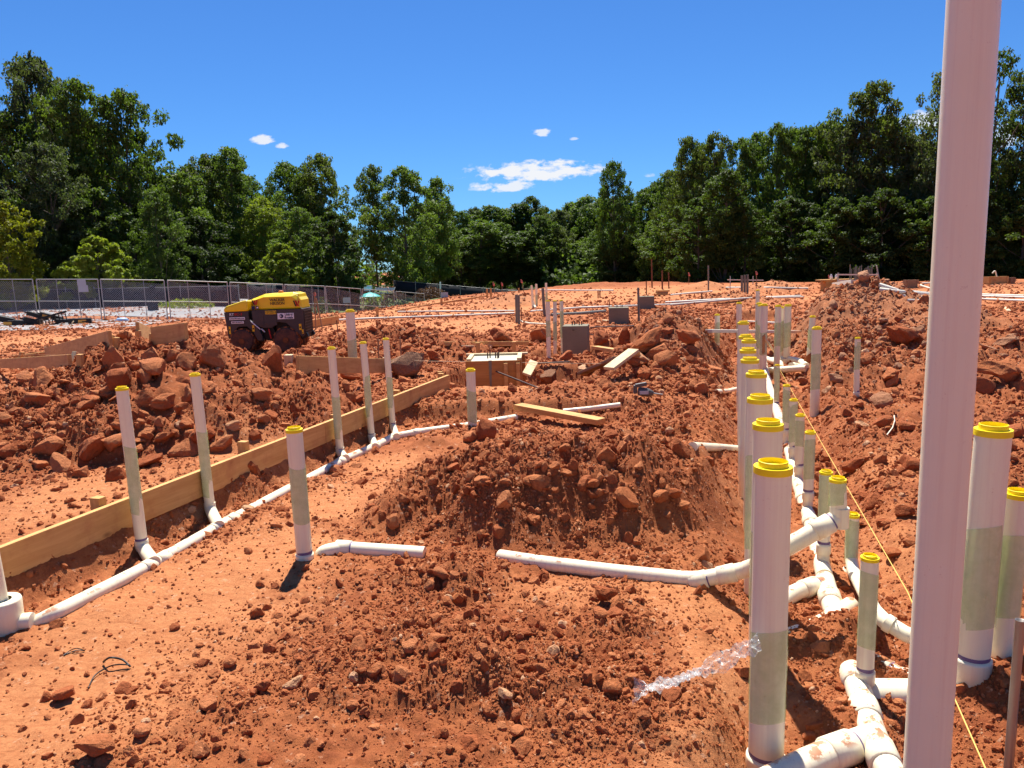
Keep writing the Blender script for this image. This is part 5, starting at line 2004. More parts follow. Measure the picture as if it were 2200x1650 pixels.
scrap('top black beam of the scrap pile, tilted down to the right', (58, 672), (104, 684), .3, .16)
scrap('long black beam sloping across the scrap pile with an orange sticker', (86, 674), (135, 686), .3, .16, sticker=.4)
scrap('black beam at the right end of the scrap pile with an orange sticker', (148, 698), (198, 699), .3, .22, sticker=.7)
scrap('black beam under the ladder in the scrap pile', (120, 688), (196, 696), .4, .12)
scrap('left black beam of the scrap pile with an orange sticker', (50, 686), (84, 693), .4, .2, sticker=.6)
scrap('black beam at the left picture edge in the scrap pile', (-20, 680), (30, 690), .5, .22)
scrap('lowest black beam of the scrap pile', (20, 699), (90, 701), .5, .2, sticker=.1)
scrap('flat black sheet beam at the foot of the scrap pile', (30, 692), (70, 697), .4, .18)
a, b = A(80, 703, 28.2), A(145, 678, 28.5)
a.z = max(a.z, Hs(a.x, a.y) + .05)
lad = thing('plastic_ladder', 'black ladder-shaped rack leaning on the scrap pile', 'ladder', a, GX)
d = (b - a).normalized()
s = Vector((0, 0, 1)).cross(d).normalized().cross(d) * -1
wv = Vector((.05, -.12, .17))
for sg in (-1, 1):
    MB().beam(a + wv * sg, b + wv * sg, .05, .07).build('side_rail', 'black_plastic', lad)
for k in range(9):
    c = a.lerp(b, (k + .5) / 9)
    MB().tube([c - wv, c + wv], .018, 6).build('rung', 'black_plastic', lad)
MB().tube([A(152, 703, 28), A(155, 697, 28), A(154, 692, 28), A(157, 690, 28)], .02, 6)
run('crooked pale stick in front of the scrap pile', [on(151, 704), A(154, 698, on(151, 704).y), A(155, 693, on(151, 704).y), A(158, 690, on(151, 704).y)], .02, 'pale_board',
    name='stick', cat='stick', n=6)
a, b = on(100, 706), on(132, 702)
board('grey weathered lath at the foot of the scrap pile', a, b, .12, .03, 'weathered_wood')
p = A(262, 686, 31)
z0 = Hs(p.x, 31)
solo(MB().lathe((p.x, 31, z0), [(.0, 0), (.20, .0), (.26, .06), (.17, .15), (.09, .16), (.0, .13)], 14), 'plastic_bag', 'blue_plastic',
     'crumpled pale blue plastic bag at the foot of the fence', 'bag', (p.x, 31, z0))

# ------------------------------------------------------------------ string lines, drill, wires, film
def string(lab, pts, r, mat):
    m = MB().tube(pts, r, 5)
    return solo(m, 'string_line', mat, lab, 'string', pts[0])


string('yellow string line running from the thin risers to the lower right corner',
       [A(1676, 795, 9.0), A(1741, 910, 5.6), A(1950, 1272, 2.75), A(2130, 1680, 1.75)], .0022, 'string_yellow')
string('tan string line stretched low from the stake right of the roller to the rubble', [A(625, 771, 10.9), A(1100, 779, 10.2), A(1340, 782, 10.3)], .004, 'string_tan')
string('tan string line stretched across the right rubble slope', [A(1760, 797, 8.6), A(1838, 800, 8.6)], .003, 'string_tan')
string('tan string line along the left form boards', [A(20, 763, 13.2), A(200, 762, 13.0)], .004, 'string_tan')
# breaker drill lying on the dirt
p = on(1388, 852, .05)
t = thing('power_drill', 'grey rotary hammer drill lying on the dirt left of the row', 'drill', p)
s = p.y / 1600
R = Vector((1, -.15, -.16)).normalized()
q = p - R * 18 * s + Vector((0, 0, .05))
MB().tube([q, q + R * 4 * s, q + R * 20 * s, q + R * 30 * s, q + R * 34 * s], .05, 14, True, [.035, .05, .05, .035, .022]).build('motor_body', 'drill_grey', t)
MB().tube([q + R * 33 * s, q + R * 54 * s], .010, 8).build('bit', 'steel_pipe', t)
MB().beam(q + Vector((-.03, 0, .06)), q + Vector((.10, -.02, .085)), .05, .045).build('handle', 'drill_grey', t, bevel=.01)
MB().beam(q + Vector((-.03, 0, -.03)), q + Vector((-.03, 0, .07)), .05, .04, up=(1, 0, 0)).build('grip', 'drill_grey', t, bevel=.01)
MB().box(q + R * 12 * s + Vector((0, -.045, .0)), (.10, .02, .04)).build('label_plate', 'grey_plate', t)
def soft(P, n=6):
    out = []
    for i in range(len(P) - 1):
        a, b, c, d = P[max(0, i - 1)], P[i], P[i + 1], P[min(len(P) - 1, i + 2)]
        for k in range(n):
            t = k / n
            out.append(.5 * (2 * b + (c - a) * t + (2 * a - 5 * b + 4 * c - d) * t * t + (3 * b - a - 3 * c + d) * t ** 3))
    return out + [P[-1]]


# bent black strap and twist of wire on the trodden floor
p0 = [on(190, 1478, .004), on(205, 1450, .01), on(240, 1430, .02), on(272, 1428, .02), on(280, 1432, .008)]
p1 = [on(280, 1432, .008), on(262, 1417, .035), on(236, 1413, .05), on(222, 1422, .012)]
m = MB().tube(soft(p0), .003, 6).tube(soft(p1), .0045, 6)
solo(m, 'bent_wire', 'black_wire', 'bent black strap of wire on the trodden floor at lower left', 'wire', p0[0])
p0 = [on(136, 1408, .004), on(150, 1398, .01), on(165, 1393, .02), on(182, 1398, .005), on(165, 1397, .006), on(145, 1404, .004), on(138, 1408, .004)]
solo(MB().tube(soft(p0), .0022, 5), 'wire_twist', 'black_wire', 'small twist of thin wire left of the bent black strap', 'wire', p0[0])
p0 = on(1905, 1172, .0)
run('thin white hose end sticking up on the right slope', [on(1905, 935, .0), on(1918, 918, .02), on(1922, 905, .06), A(1921, 893, on(1922, 905).y)], .006, 'pvc', name='hose', cat='hose', n=6)


def film():
    a, b = A(1632, 1378, 2.42), A(1362, 1488, 2.50)
    nu, nv = 60, 9
    V = []
    rng = random.Random(3)
    for i in range(nu + 1):
        f = i / nu
        c = a.lerp(b, f) + Vector((0, 0, -.02 * math.sin(math.pi * f)))
        w = .034 + .018 * math.sin(f * 9) * f + .01 * f
        if f > .93:
            w *= 1 + (f - .93) * 4
        tw = .9 + 1.6 * f + .4 * math.sin(f * 14)
        for j in range(nv + 1):
            g = (j / nv - .5) * 2
            o = Vector((0, math.sin(tw), math.cos(tw))) * (w * g)
            cr = .010 * math.sin(g * 7 + f * 31) + .006 * math.sin(f * 83 + g * 4) + rng.uniform(-.003, .003)
            V.append(c + o + Vector((.25, math.cos(tw), -math.sin(tw))) * cr)
    F = [(i * (nv + 1) + j, i * (nv + 1) + j + 1, (i + 1) * (nv + 1) + j + 1, (i + 1) * (nv + 1) + j) for i in range(nu) for j in range(nv)]
    m = MB().poly(V, F, False)
    return solo(m, 'film_tail', 'clear_film', 'torn clear film tail blowing left from the nearest riser', 'plastic film', a)


film()
# ------------------------------------------------------------------ trench roller
K = .00141


def roller():
    yv = 15.35
    L = A(482, 700, yv)
    z0 = A(612, 757, yv).z
    t = thing('trench_roller', 'yellow and brown remote-control trench roller parked behind the rubble heap', 'roller', (L.x, yv, z0), None, R_(1.5))
    U = lambda cx: (cx - 275) * K
    Z = lambda cy: (1085 - cy) * K
    Wd = .80

    def prism(name, pts, y0, y1, mat, bev, parent=t):
        return MB().extrude([(U(a), Z(b)) for a, b in pts], y0, y1).build(name, mat, parent, local=True, bevel=bev)
    # hoods: sides slope in towards the top
    def hood(name, lower, upper, y0, y1, inset):
        n = len(lower)
        m = MB()
        P = [Vector((U(a), y0, Z(b))) for a, b in lower] + [Vector((U(a), y0 + inset, Z(b))) for a, b in upper] + \
            [Vector((U(a), y1 - inset, Z(b))) for a, b in upper] + [Vector((U(a), y1, Z(b))) for a, b in lower]
        F = []
        for r in range(3):
            for i in range(n - 1):
                F.append((r * n + i, r * n + i + 1, (r + 1) * n + i + 1, (r + 1) * n + i))
        F.append(tuple(r * n for r in range(4)))
        F.append(tuple(r * n + n - 1 for r in range(3, -1, -1)))
        F.append(tuple(range(3 * n - 0, 4 * n)) + tuple(range(n - 1, -1, -1)))
        m.poly(P, F)
        return m.build(name, 'roller_yellow', t, local=True, bevel=.022)
    hood('rear_hood', [(680, 455), (685, 330), (870, 275), (1270, 275), (1345, 330), (1402, 455)],
         [(686, 450), (692, 296), (880, 228), (1290, 218), (1365, 240), (1404, 450)][0:6], 0, Wd, .10)
    MB().extrude([(U(680), Z(456)), (U(1405), Z(456)), (U(1398), Z(330)), (U(1360), Z(262)), (U(1290), Z(243)), (U(880), Z(250)), (U(692), Z(312))],
                 .05, Wd - .05).build('rear_hood_top', 'roller_yellow', t, local=True, bevel=.03)
    MB().extrude([(U(276), Z(476)), (U(640), Z(470)), (U(640), Z(310)), (U(560), Z(318)), (U(310), Z(392)), (U(282), Z(430))],
                 .0, Wd).build('front_hood', 'roller_yellow', t, local=True, bevel=.035)
    # bodies
    prism('rear_body', [(684, 457), (690, 610), (760, 690), (835, 718), (965, 722), (1050, 640), (1170, 655), (1310, 800), (1390, 868), (1424, 840), (1424, 457)][:],
          .006, Wd - .006, 'roller_brown', .008)
    prism('front_body', [(281, 478), (300, 640), (318, 862), (352, 862), (400, 770), (470, 695), (600, 690), (680, 770), (740, 905), (820, 905), (800, 800), (700, 640),
                         (636, 590), (636, 472)], .006, Wd - .006, 'roller_brown', .008)
    prism('joint', [(650, 480), (690, 600), (830, 720), (960, 725), (1000, 860), (960, 930), (800, 900), (780, 760), (640, 610)], .12, Wd - .12, 'grille_black', .01)
    # the rear end: grille
    xe = U(1424)
    g = MB().box((xe + .004, Wd / 2, (Z(470) + Z(840)) / 2), (.008, Wd - .10, Z(470) - Z(840) - .06)).build('grille', 'grille_black', t, local=True)
    for k in range(7):
        y = .08 + (Wd - .16) * k / 6
        MB().beam((xe + .012, y, Z(830)), (xe + .012, y, Z(480)), .016, .008, up=(1, 0, 0)).build('grille_bar', 'roller_brown', t, local=True)
    for k in range(9):
        z = Z(820) + (Z(490) - Z(820)) * k / 8
        MB().beam((xe + .013, .06, z), (xe + .013, Wd - .06, z), .008, .012).build('grille_bar', 'roller_brown', t, local=True)
    MB().beam((xe - .10, .12, Z(880)), (xe + .05, .12, Z(840)), .08, .10).build('tow_hook', 'black_plastic', t, local=True, bevel=.01)
    MB().beam((xe - .10, Wd - .12, Z(880)), (xe + .05, Wd - .12, Z(840)), .08, .10).build('tow_hook', 'black_plastic', t, local=True, bevel=.01)
    MB().box((U(1180), .4, Z(720)), (.55, .5, .42)).build('drum_housing', 'grille_black', t, local=True, bevel=.02)
    MB().box((U(520), .4, Z(720)), (.45, .5, .42)).build('drum_housing', 'grille_black', t, local=True, bevel=.02)
    MB().box((U(1250), .4, Z(820)), (.5, .62, .18)).build('axle_frame', 'grille_black', t, local=True, bevel=.02)
    MB().box((U(560), .4, Z(820)), (.5, .62, .18)).build('axle_frame', 'grille_black', t, local=True, bevel=.02)
    # beacon
    MB().lathe((U(1052), .4, Z(226)), [(.0, 0), (.05, 0), (.05, .035), (.04, .05), (0, .055)], 16).build('beacon', 'beacon_orange', t, local=True)
    # drums
    for cx, rr in ((520, .232), (1158, .250)):
        for side in (0, 1):
            w = .30
            y0 = -.035 if side == 0 else Wd + .035 - w
            zc = .255 if cx > 1000 else .262
            xc = U(cx)
            n = 40
            m = MB()
            m.tube([(xc, y0, zc), (xc, y0 + .012, zc), (xc, y0 + w - .012, zc), (xc, y0 + w, zc)], rr, n, True, [rr - .012, rr, rr, rr - .012])
            d = m.build('drum', 'drum_steel', t, local=True)
            pm = MB()
            for ring in range(4):
                for k in range(12):
                    a = 2 * math.pi * (k + (ring % 2) * .5) / 12
                    yy = y0 + .045 + ring * (w - .09) / 3
                    c = Vector((xc + math.cos(a) * (rr + .010), yy, zc + math.sin(a) * (rr + .010)))
                    M = Matrix.Rotation(-a, 3, 'Y')
                    pm.box(c, (.036, .055, .07), rot=M)
            pm.build('drum_pads', 'drum_mud', d, local=True, bevel=.006)
            ys = y0 - .002 if side == 0 else y0 + w + .002
            sg = -1 if side == 0 else 1
            MB().tube([(xc, ys, zc), (xc, ys + sg * .012, zc)], rr * .90, 36).build('side_disc', 'drum_steel', d, local=True)
            MB().tube([(xc, ys + sg * .012, zc), (xc, ys + sg * .035, zc)], .058, 20).build('hub', 'drum_mud', d, local=True)
            for k in range(8):
                a = 2 * math.pi * k / 8
                c = Vector((xc + .046 * math.cos(a), ys + sg * .035, zc + .046 * math.sin(a)))
                MB().tube([c, c + Vector((0, sg * .012, 0))], .009, 6).build('bolt', 'drum_mud', d, local=True)
            for k in range(6):
                a = 2 * math.pi * (k + .3) / 6
                c = Vector((xc + rr * .68 * math.cos(a), ys + sg * .012, zc + rr * .68 * math.sin(a)))
                MB().tube([c, c + Vector((0, sg * .006, 0))], .010, 6).build('bolt', 'drum_steel', d, local=True)
    # hoses in the joint, panel, bolts
    MB().tube([(U(905), .05, Z(740)), (U(915), .03, Z(800)), (U(930), .04, Z(880))], .014, 8).build('hose', 'hose_red', t, local=True)
    MB().tube([(U(650), .02, Z(610)), (U(720), -.005, Z(670)), (U(790), .01, Z(740))], .012, 8).build('hose', 'white_plastic', t, local=True)
    MB().tube([(U(800), .03, Z(735)), (U(850), .02, Z(780))], .013, 8).build('hose', 'white_plastic', t, local=True)
    MB().box(((U(700) + U(850)) / 2, .001, (Z(480) + Z(690)) / 2), (U(850) - U(700), .008, Z(500) - Z(680))).build('access_panel', 'roller_brown', t, local=True, bevel=.003)
    MB().box(((U(868) + U(1040)) / 2, .001, (Z(540) + Z(690)) / 2), (U(1040) - U(868), .008, Z(545) - Z(690))).build('access_panel', 'roller_brown', t, local=True, bevel=.003)
    for (cx, cy) in ((715, 495), (830, 495), (715, 665), (835, 680), (885, 550), (1020, 550), (885, 670), (1020, 620), (540, 662), (1300, 480), (1390, 600)):
        c = Vector((U(cx), -.002, Z(cy)))
        MB().tube([c, c + Vector((0, -.008, 0))], .008, 6).build('bolt', 'drum_steel', t, local=True)

    def plate(name, x0, x1, y0, y1, mat, yy=-.006):
        return MB().box(((U(x0) + U(x1)) / 2, yy, (Z(y0) + Z(y1)) / 2), (U(x1) - U(x0), .006, abs(Z(y0) - Z(y1)))).build(name, mat, t, local=True, bevel=.002)

    def text(s, x, y, h, mat, yy=-.012, parent=t, width=None, bold=.004, tilt=0.0):
        cu = bpy.data.curves.new('lettering', 'FONT')
        cu.body = s
        cu.size = h * K * 1.38
        cu.extrude = .0012
        cu.offset = bold * h * K * 6
        cu.align_x = 'CENTER'
        cu.align_y = 'CENTER'
        cu.space_line = .92
        cu.materials.append(MATS[mat])
        o = bpy.data.objects.new('lettering', cu)
        COL.objects.link(o)
        o.parent = parent
        o.location = (U(x), yy, Z(y))
        o.rotation_euler = (math.pi / 2 - tilt, 0, 0)
        bpy.context.view_layer.update()
        me = bpy.data.meshes.new_from_object(o.evaluated_get(bpy.context.evaluated_depsgraph_get()))
        dx = max(v.co.x for v in me.vertices) - min(v.co.x for v in me.vertices)
        q = add('lettering', me, parent, o.location.copy())
        q.rotation_euler = o.rotation_euler
        bpy.data.objects.remove(o)
        q.name = 'lettering'
        if width:
            q.scale = (width * K / max(1e-6, dx), 1, 1)
        return q

    def wmark(x, y, h, yy, tilt=0.0):
        """slanted W: dark left stroke, red rest"""
        s = h * K / 100
        ox, oz = U(x), Z(y)

        def st(pts, mat):
            m = MB()
            P = [(ox + a * s, yy - .004 + (b * s) * math.tan(tilt), oz + b * s) for a, b in pts]
            Q = [(a, b + .006, c) for a, b, c in P]
            n = len(P)
            m.poly(P + Q, [tuple(range(n)), tuple(range(2 * n - 1, n - 1, -1))] + [((i + 1) % n, i, n + i, n + (i + 1) % n) for i in range(n)])
            m.build('logo_stroke', mat, t, local=True)
        st([(0, 100), (22, 100), (52, 0), (34, 0)], 'logo_black')
        st([(34, 100), (52, 100), (66, 0), (54, 0)], 'logo_red')
        st([(66, 0), (54, 0), (44, 40), (56, 84)], 'logo_red')
        st([(56, 84), (62, 100), (78, 30), (70, 10)], 'logo_red')
        st([(92, 100), (116, 100), (92, 0), (74, 0)], 'logo_red')
    wmark(698, 385, 76, -.004)
    wmark(1290, 420, 84, .012)
    text('WACKER\nNEUSON', 1066, 345, 40, 'logo_black', -.006, width=222, bold=.006)
    plate('fleet_tag', 880, 1040, 470, 522, 'tag_yellow')
    text('12122213', 961, 496, 36, 'logo_black', width=146)
    plate('rental_plate', 1055, 1293, 512, 600, 'logo_white')
    text('United\nRentals', 1218, 557, 34, 'logo_navy', width=118, bold=.007)
    c = Vector((U(1110), -.010, Z(555)))
    MB().tube([c, c + Vector((0, -.004, 0))], .042, 24).build('logo_disc', 'logo_navy', t, local=True)
    c = Vector((U(1096), -.0145, Z(555)))
    MB().tube([c, c + Vector((0, -.002, 0))], .026, 20).build('logo_disc', 'grey_plate', t, local=True)
    text('RT', 395, 513, 38, 'logo_white', -.006, width=62, bold=.002)
    text('SC-3', 492, 510, 36, 'logo_red', -.006, width=110, bold=.002)
    plate('web_plate', 357, 582, 552, 590, 'logo_white')
    text('UnitedRentals.com', 470, 571, 22, 'logo_black', width=205)
    plate('phone_plate', 380, 560, 610, 645, 'logo_white')
    text('800-UR-RENTS', 470, 628, 20, 'logo_black', width=150)
    plate('notice_sticker', 690, 742, 398, 446, 'logo_navy', -.004)
    plate('notice_sticker', 754, 790, 400, 444, 'logo_navy', -.004)
    plate('notice_sticker', 762, 786, 412, 430, 'logo_white', -.006)
    for (x0, x1, y0, y1) in ((336, 362, 682, 795), (676, 706, 676, 768), (1354, 1390, 676, 765), (1392, 1416, 758, 822)):
        plate('warning_sticker', x0, x1, y0, y1, 'tag_yellow', -.002)
        plate('warning_mark', x0 + 6, x1 - 6, y0 + 38, y0 + 60, 'logo_black', -.004)


roller()
# ------------------------------------------------------------------ rocks and clods


def rock_mesh(seed, sub, cuts, mat, squash=(1, .85, .7), rough=.10, name='clod'):
    import bmesh
    bm = bmesh.new()
    bmesh.ops.create_icosphere(bm, subdivisions=sub, radius=1.0)
    rng = np.random.default_rng(seed)
    V = np.array([v.co[:] for v in bm.verts])
    for k in range(cuts):
        n = rng.normal(0, 1, 3)
        n /= np.linalg.norm(n)
        d = rng.uniform(.45, .82)
        e = np.clip(V @ n - d, 0, None)
        V = V - e[:, None] * n * .94
    o = rng.uniform(0, 50, 3)
    for f, a in ((2.2, rough), (5.5, rough * .45), (11, rough * .22)):
        V = V * (1 + a * (vnoise(V[:, 0] * f + o[0] + V[:, 2] * f * .7, V[:, 1] * f + o[1] - V[:, 2] * f * .6, seed)))[:, None]
    V *= np.array(squash)
    V /= np.abs(V).max()
    for v, c in zip(bm.verts, V):
        v.co = c
    me = bpy.data.meshes.new(name)
    bm.to_mesh(me)
    bm.free()
    me.materials.append(MATS[mat])
    return me


BIG = {}
for mat in ('clay_rock', 'dark_clod', 'brown_rock', 'pale_rock', 'conglomerate'):
    BIG[mat] = [rock_mesh(s + 10, 3, 9, mat, q) for s, q in enumerate(((1, .8, .62), (1, .9, .85), (1, .7, .45), (.8, .8, 1), (1, .75, .7), (1, .85, .3)))]
NROCK = [0]


def rock_at(p, s, mat, lab, group, var=None, rot=None, name='clay_clod', cat='clod', sc=None):
    k = NROCK[0]
    NROCK[0] += 1
    me = BIG[mat][(k * 5 + 2) % 6 if var is None else var]
    o = bpy.data.objects.new(name, me)
    COL.objects.link(o)
    o.location = p
    o.rotation_euler = rot or (random.uniform(-.5, .5), random.uniform(-.5, .5), random.uniform(0, 6.28))
    q = random.uniform(.85, 1.15)
    o.scale = sc or (s * q, s, s / q)
    return tag(o, lab, cat, group)


def rock(px, py, w, mat, lab, group=None, var=None, rot=None, lift=.35, **kw):
    """clod about w photo pixels wide with its foot near px,py"""
    b = on(px, py)
    s = w / FPX * b.y / 2
    return rock_at(b + Vector((0, s * .3, s * lift)), s, mat, lab, group, var, rot, **kw)


# the ones that stand out
rock(242, 792, 64, 'clay_rock', 'big upright clay slab on the left end of the rubble crest', None, 3, (.1, .2, .4), .75)
rock(100, 978, 72, 'clay_rock', 'large angular block low on the left of the rubble heap', None, 0, (.1, -.3, .6))
rock(172, 1025, 46, 'clay_rock', 'upright block at the foot of the rubble heap left of the first riser', None, 3)
rock(248, 1030, 58, 'dark_clod', 'dark block at the heap foot behind the first riser', None, 1)
rock(588, 800, 74, 'dark_clod', 'big dark slab standing in front of the roller', None, 3, (.1, .2, 1.1), .7)
rock(400, 790, 56, 'clay_rock', 'large block on the heap crest beside the second riser', None, 4)
rock(325, 775, 50, 'clay_rock', 'block on the heap crest behind the first riser', None, 1)
rock(560, 860, 60, 'clay_rock', 'long tilted block on the right flank of the rubble heap', None, 2)
rock(500, 925, 44, 'pale_rock', 'pale flat stone near the foot of the rubble heap', None, 2)
rock(475, 965, 56, 'clay_rock', 'flat block behind the form board near its stake', None, 2)
rock(405, 945, 42, 'clay_rock', 'block at the heap foot beside the second riser', None, 0)
rock(62, 915, 26, 'pale_rock', 'small pale splinter on the left flank of the heap', None, 5)
rock(875, 812, 78, 'conglomerate', 'big round conglomerate boulder right of the riser trio', None, 1, (.2, .1, .3), .85, name='boulder', cat='boulder')
rock(752, 815, 46, 'dark_clod', 'single dark clod between the risers and the cross board', None, 1, None, .6)
rock(1348, 1092, 66, 'clay_rock', 'big rounded clod low on the front of the middle heap', None, 4, (.2, .3, .2), .6)
rock(1262, 1050, 52, 'dark_clod', 'dark clod on the middle of the middle heap', None, 0)
rock(1040, 940, 60, 'dark_clod', 'dark block on the left shoulder of the middle heap', None, 1, None, .6)
rock(1012, 948, 44, 'clay_rock', 'block beside the dirty capped riser', None, 0)
rock(1462, 985, 62, 'dark_clod', 'dark steep block at the right end of the middle heap', None, 3, None, .6)
rock(1190, 1010, 34, 'clay_rock', 'clod in the middle of the front of the middle heap', None, 4)
rock(952, 1252, 50, 'clay_rock', 'clod on the low ridge below the short elbow pipe', None, 4, None, .7)
rock(982, 1290, 34, 'clay_rock', 'smaller clod just below the one on the low ridge', None, 1)
rock(1302, 1302, 62, 'dark_clod', 'dark propped clod right of the middle foreground', None, 2, (.6, .3, .4), .9)
rock(1325, 1325, 44, 'dark_clod', 'dark clod under the propped one', None, 1)
rock(1290, 1330, 46, 'clay_rock', 'orange clod left of the dark propped pair', None, 0)
rock(136, 1508, 56, 'dark_clod', 'lone dark clod on the trodden floor at lower left', None, 4, None, .6)
rock(183, 1520, 28, 'dark_clod', 'small dark clod right of the lone one at lower left', None, 1)
rock(200, 1632, 86, 'clay_rock', 'large wedge-shaped clod near the lower left corner', None, 0, (.1, .1, .3), .55)
rock(302, 1580, 48, 'clay_rock', 'pale-topped clod right of the wedge-shaped one', None, 4)
rock(278, 1620, 30, 'clay_rock', 'small clod beside the wedge-shaped one', None, 1)
rock(375, 1352, 26, 'dark_clod', 'small dark clod in the middle of the trodden floor', None, 1)
rock(495, 1432, 42, 'clay_rock', 'clod with flat top at centre left foreground', None, 0)
rock(460, 1452, 36, 'clay_rock', 'flake leaning on the flat-topped clod', None, 5)
rock(630, 1480, 52, 'pale_rock', 'pale flat stone in the left foreground', None, 2, (.1, -.3, .5))
rock(562, 1488, 48, 'dark_clod', 'dark clod left of the pale foreground stone', None, 0)
rock(880, 1398, 52, 'clay_rock', 'broad clod in the middle foreground', None, 4)
rock(940, 1378, 40, 'clay_rock', 'tilted flake right of the broad foreground clod', None, 2, (.7, .2, .4))
rock(1120, 1612, 56, 'clay_rock', 'square clod at the bottom middle', None, 1)
rock(1085, 1500, 44, 'pale_rock', 'pale clod in the foreground under the film tail', None, 4)
rock(1315, 1490, 56, 'clay_rock', 'reddish block touching the end of the film tail', None, 0)
rock(1440, 1500, 52, 'dark_clod', 'dark clod below the film tail', None, 1)
rock(1600, 1455, 50, 'clay_rock', 'pair-like clod left of the nearest wide riser', None, 4)
rock(1255, 1545, 44, 'clay_rock', 'clod in the lower foreground right of the middle', None, 1)
rock(1510, 1205, 56, 'clay_rock', 'rounded clod above the long branch pipe', None, 4)
rock(1575, 1215, 40, 'dark_clod', 'dark clod next to the front row, above the branch pipe', None, 1)
rock(1740, 1590, 36, 'dark_clod', 'dark clod in the trench beside the nearest wide riser', None, 0)
rock(1765, 1400, 46, 'clay_rock', 'clod lying on the drain main', None, 1)
rock(1945, 748, 74, 'dark_clod', 'big dark tilted slab on the right rubble slope', None, 2, (.15, .35, .2), .7)
rock(1978, 735, 34, 'dark_clod', 'dark block beside the big tilted slab', None, 1)
rock(1395, 765, 78, 'clay_rock', 'great split slab leaning on the rubble beyond the drill', None, 2, (.1, -.55, .25), .8)
rock(1412, 772, 60, 'clay_rock', 'second leaf of the split slab on the rubble', None, 5, (.1, -.55, .25), .6)
rock(1375, 778, 64, 'pale_rock', 'pale flat slab under the split slab', None, 5)
rock(1480, 745, 56, 'dark_clod', 'dark slab right of the split slab', None, 2, (.1, .4, .2), .7)
rock(1260, 800, 34, 'pale_rock', 'pale round stone beside the pale plank', None, 1)
rock(1215, 775, 40, 'dark_clod', 'dark clod below the bare pier', None, 4)
rock(1290, 735, 40, 'dark_clod', 'dark clod right of the bare pier', None, 1, None, .6)
rock(1345, 735, 46, 'dark_clod', 'dark block below the grey post', None, 3, None, .6)
rock(1180, 822, 44, 'conglomerate', 'grey-brown conglomerate lump right of the boxed pier', None, 4, None, .6, name='boulder', cat='boulder')
rock(1102, 842, 22, 'dark_clod', 'small dark clod at the front foot of the boxed pier', None, 1, None, .8)
rock(1160, 735, 60, 'clay_rock', 'long block left of the capped trio by the pier', None, 2)
rock(1075, 735, 56, 'dark_clod', 'dark block at the right end of the red heap', None, 0)
rock(1860, 600, 30, 'brown_rock', 'brown boulder on the very top of the great heap', None, 1, None, .6, name='boulder', cat='boulder')
rock(2110, 845, 66, 'dark_clod', 'dark block right of the pole on the rubble', None, 0)
rock(2140, 820, 100, 'clay_rock', 'broad flat ledge of clay right of the pole', None, 5, (0, .05, .2), .6)
rock(2185, 845, 50, 'clay_rock', 'block at the right edge beside the flat ledge', None, 1)
rock(2125, 800, 50, 'dark_clod', 'dark upright block just right of the pole', None, 3)
rock(1900, 920, 50, 'dark_clod', 'dark block on the right slope behind the hose end', None, 0)
rock(1950, 925, 46, 'dark_clod', 'block left of the pole on the right slope', None, 4)
rock(1855, 920, 40, 'pale_rock', 'pale flat flake on the right slope', None, 5)
rock(1840, 1010, 60, 'dark_clod', 'broad dark clod right of the yellow string', None, 2)
rock(1960, 1010, 60, 'dark_clod', 'dark clod against the pole on the right slope', None, 0)
rock(1945, 1110, 50, 'dark_clod', 'clod in the row left of the pole', None, 4)
rock(1880, 1085, 46, 'dark_clod', 'clod above the thin capped risers on the right', None, 1)
rock(2190, 940, 60, 'dark_clod', 'dark block behind the wide capped riser at right', None, 0)


def scatter(n, px0, px1, py0, py1, smin, smax, mats, lab, group):
    k = 0
    while k < n:
        px, py = random.uniform(px0, px1), random.uniform(py0, py1)
        b = on(px, py)
        _, pk, br, cr = gsample(np.array([b.x]), np.array([b.y]))
        if random.random() > cr[0] + .15:
            continue
        s = smin * (smax / smin) ** (random.random() ** 1.6)
        rock_at(b + Vector((0, 0, s * .25)), s, random.choice(mats), lab, group)
        k += 1


R1, R2, R3, R4 = ['clay_rock', 'dark_clod', 'clay_rock'], ['clay_rock', 'brown_rock'], ['dark_clod'], ['clay_rock', 'clay_rock', 'dark_clod', 'clay_rock']
scatter(62, 0, 640, 750, 1020, .06, .19, R4, 'red clay clod among many on the left rubble heap', 'clods on the left rubble heap')
scatter(40, 860, 1480, 900, 1120, .03, .08, R1, 'red clay clod among many on the middle heap', 'clods on the middle heap')
scatter(34, 660, 1010, 700, 780, .06, .16, R1, 'red clod among many on the heap behind the risers', 'clods on the heap behind the risers')
scatter(40, 1260, 1560, 660, 860, .06, .18, R4, 'clay block among many in the rubble by the piers', 'blocks in the rubble by the piers')
scatter(46, 1720, 2200, 640, 880, .06, .20, R2 + ['brown_rock', 'clay_rock'], 'brownish block among many on the right rubble slope', 'blocks on the right rubble slope')
scatter(26, 1760, 2200, 880, 1200, .03, .09, R1, 'red clod among many on the bank right of the trench', 'clods on the bank right of the trench')
scatter(28, 250, 1560, 1280, 1640, .018, .05, R4, 'red clay clod among many scattered in the foreground', 'clods scattered in the foreground')


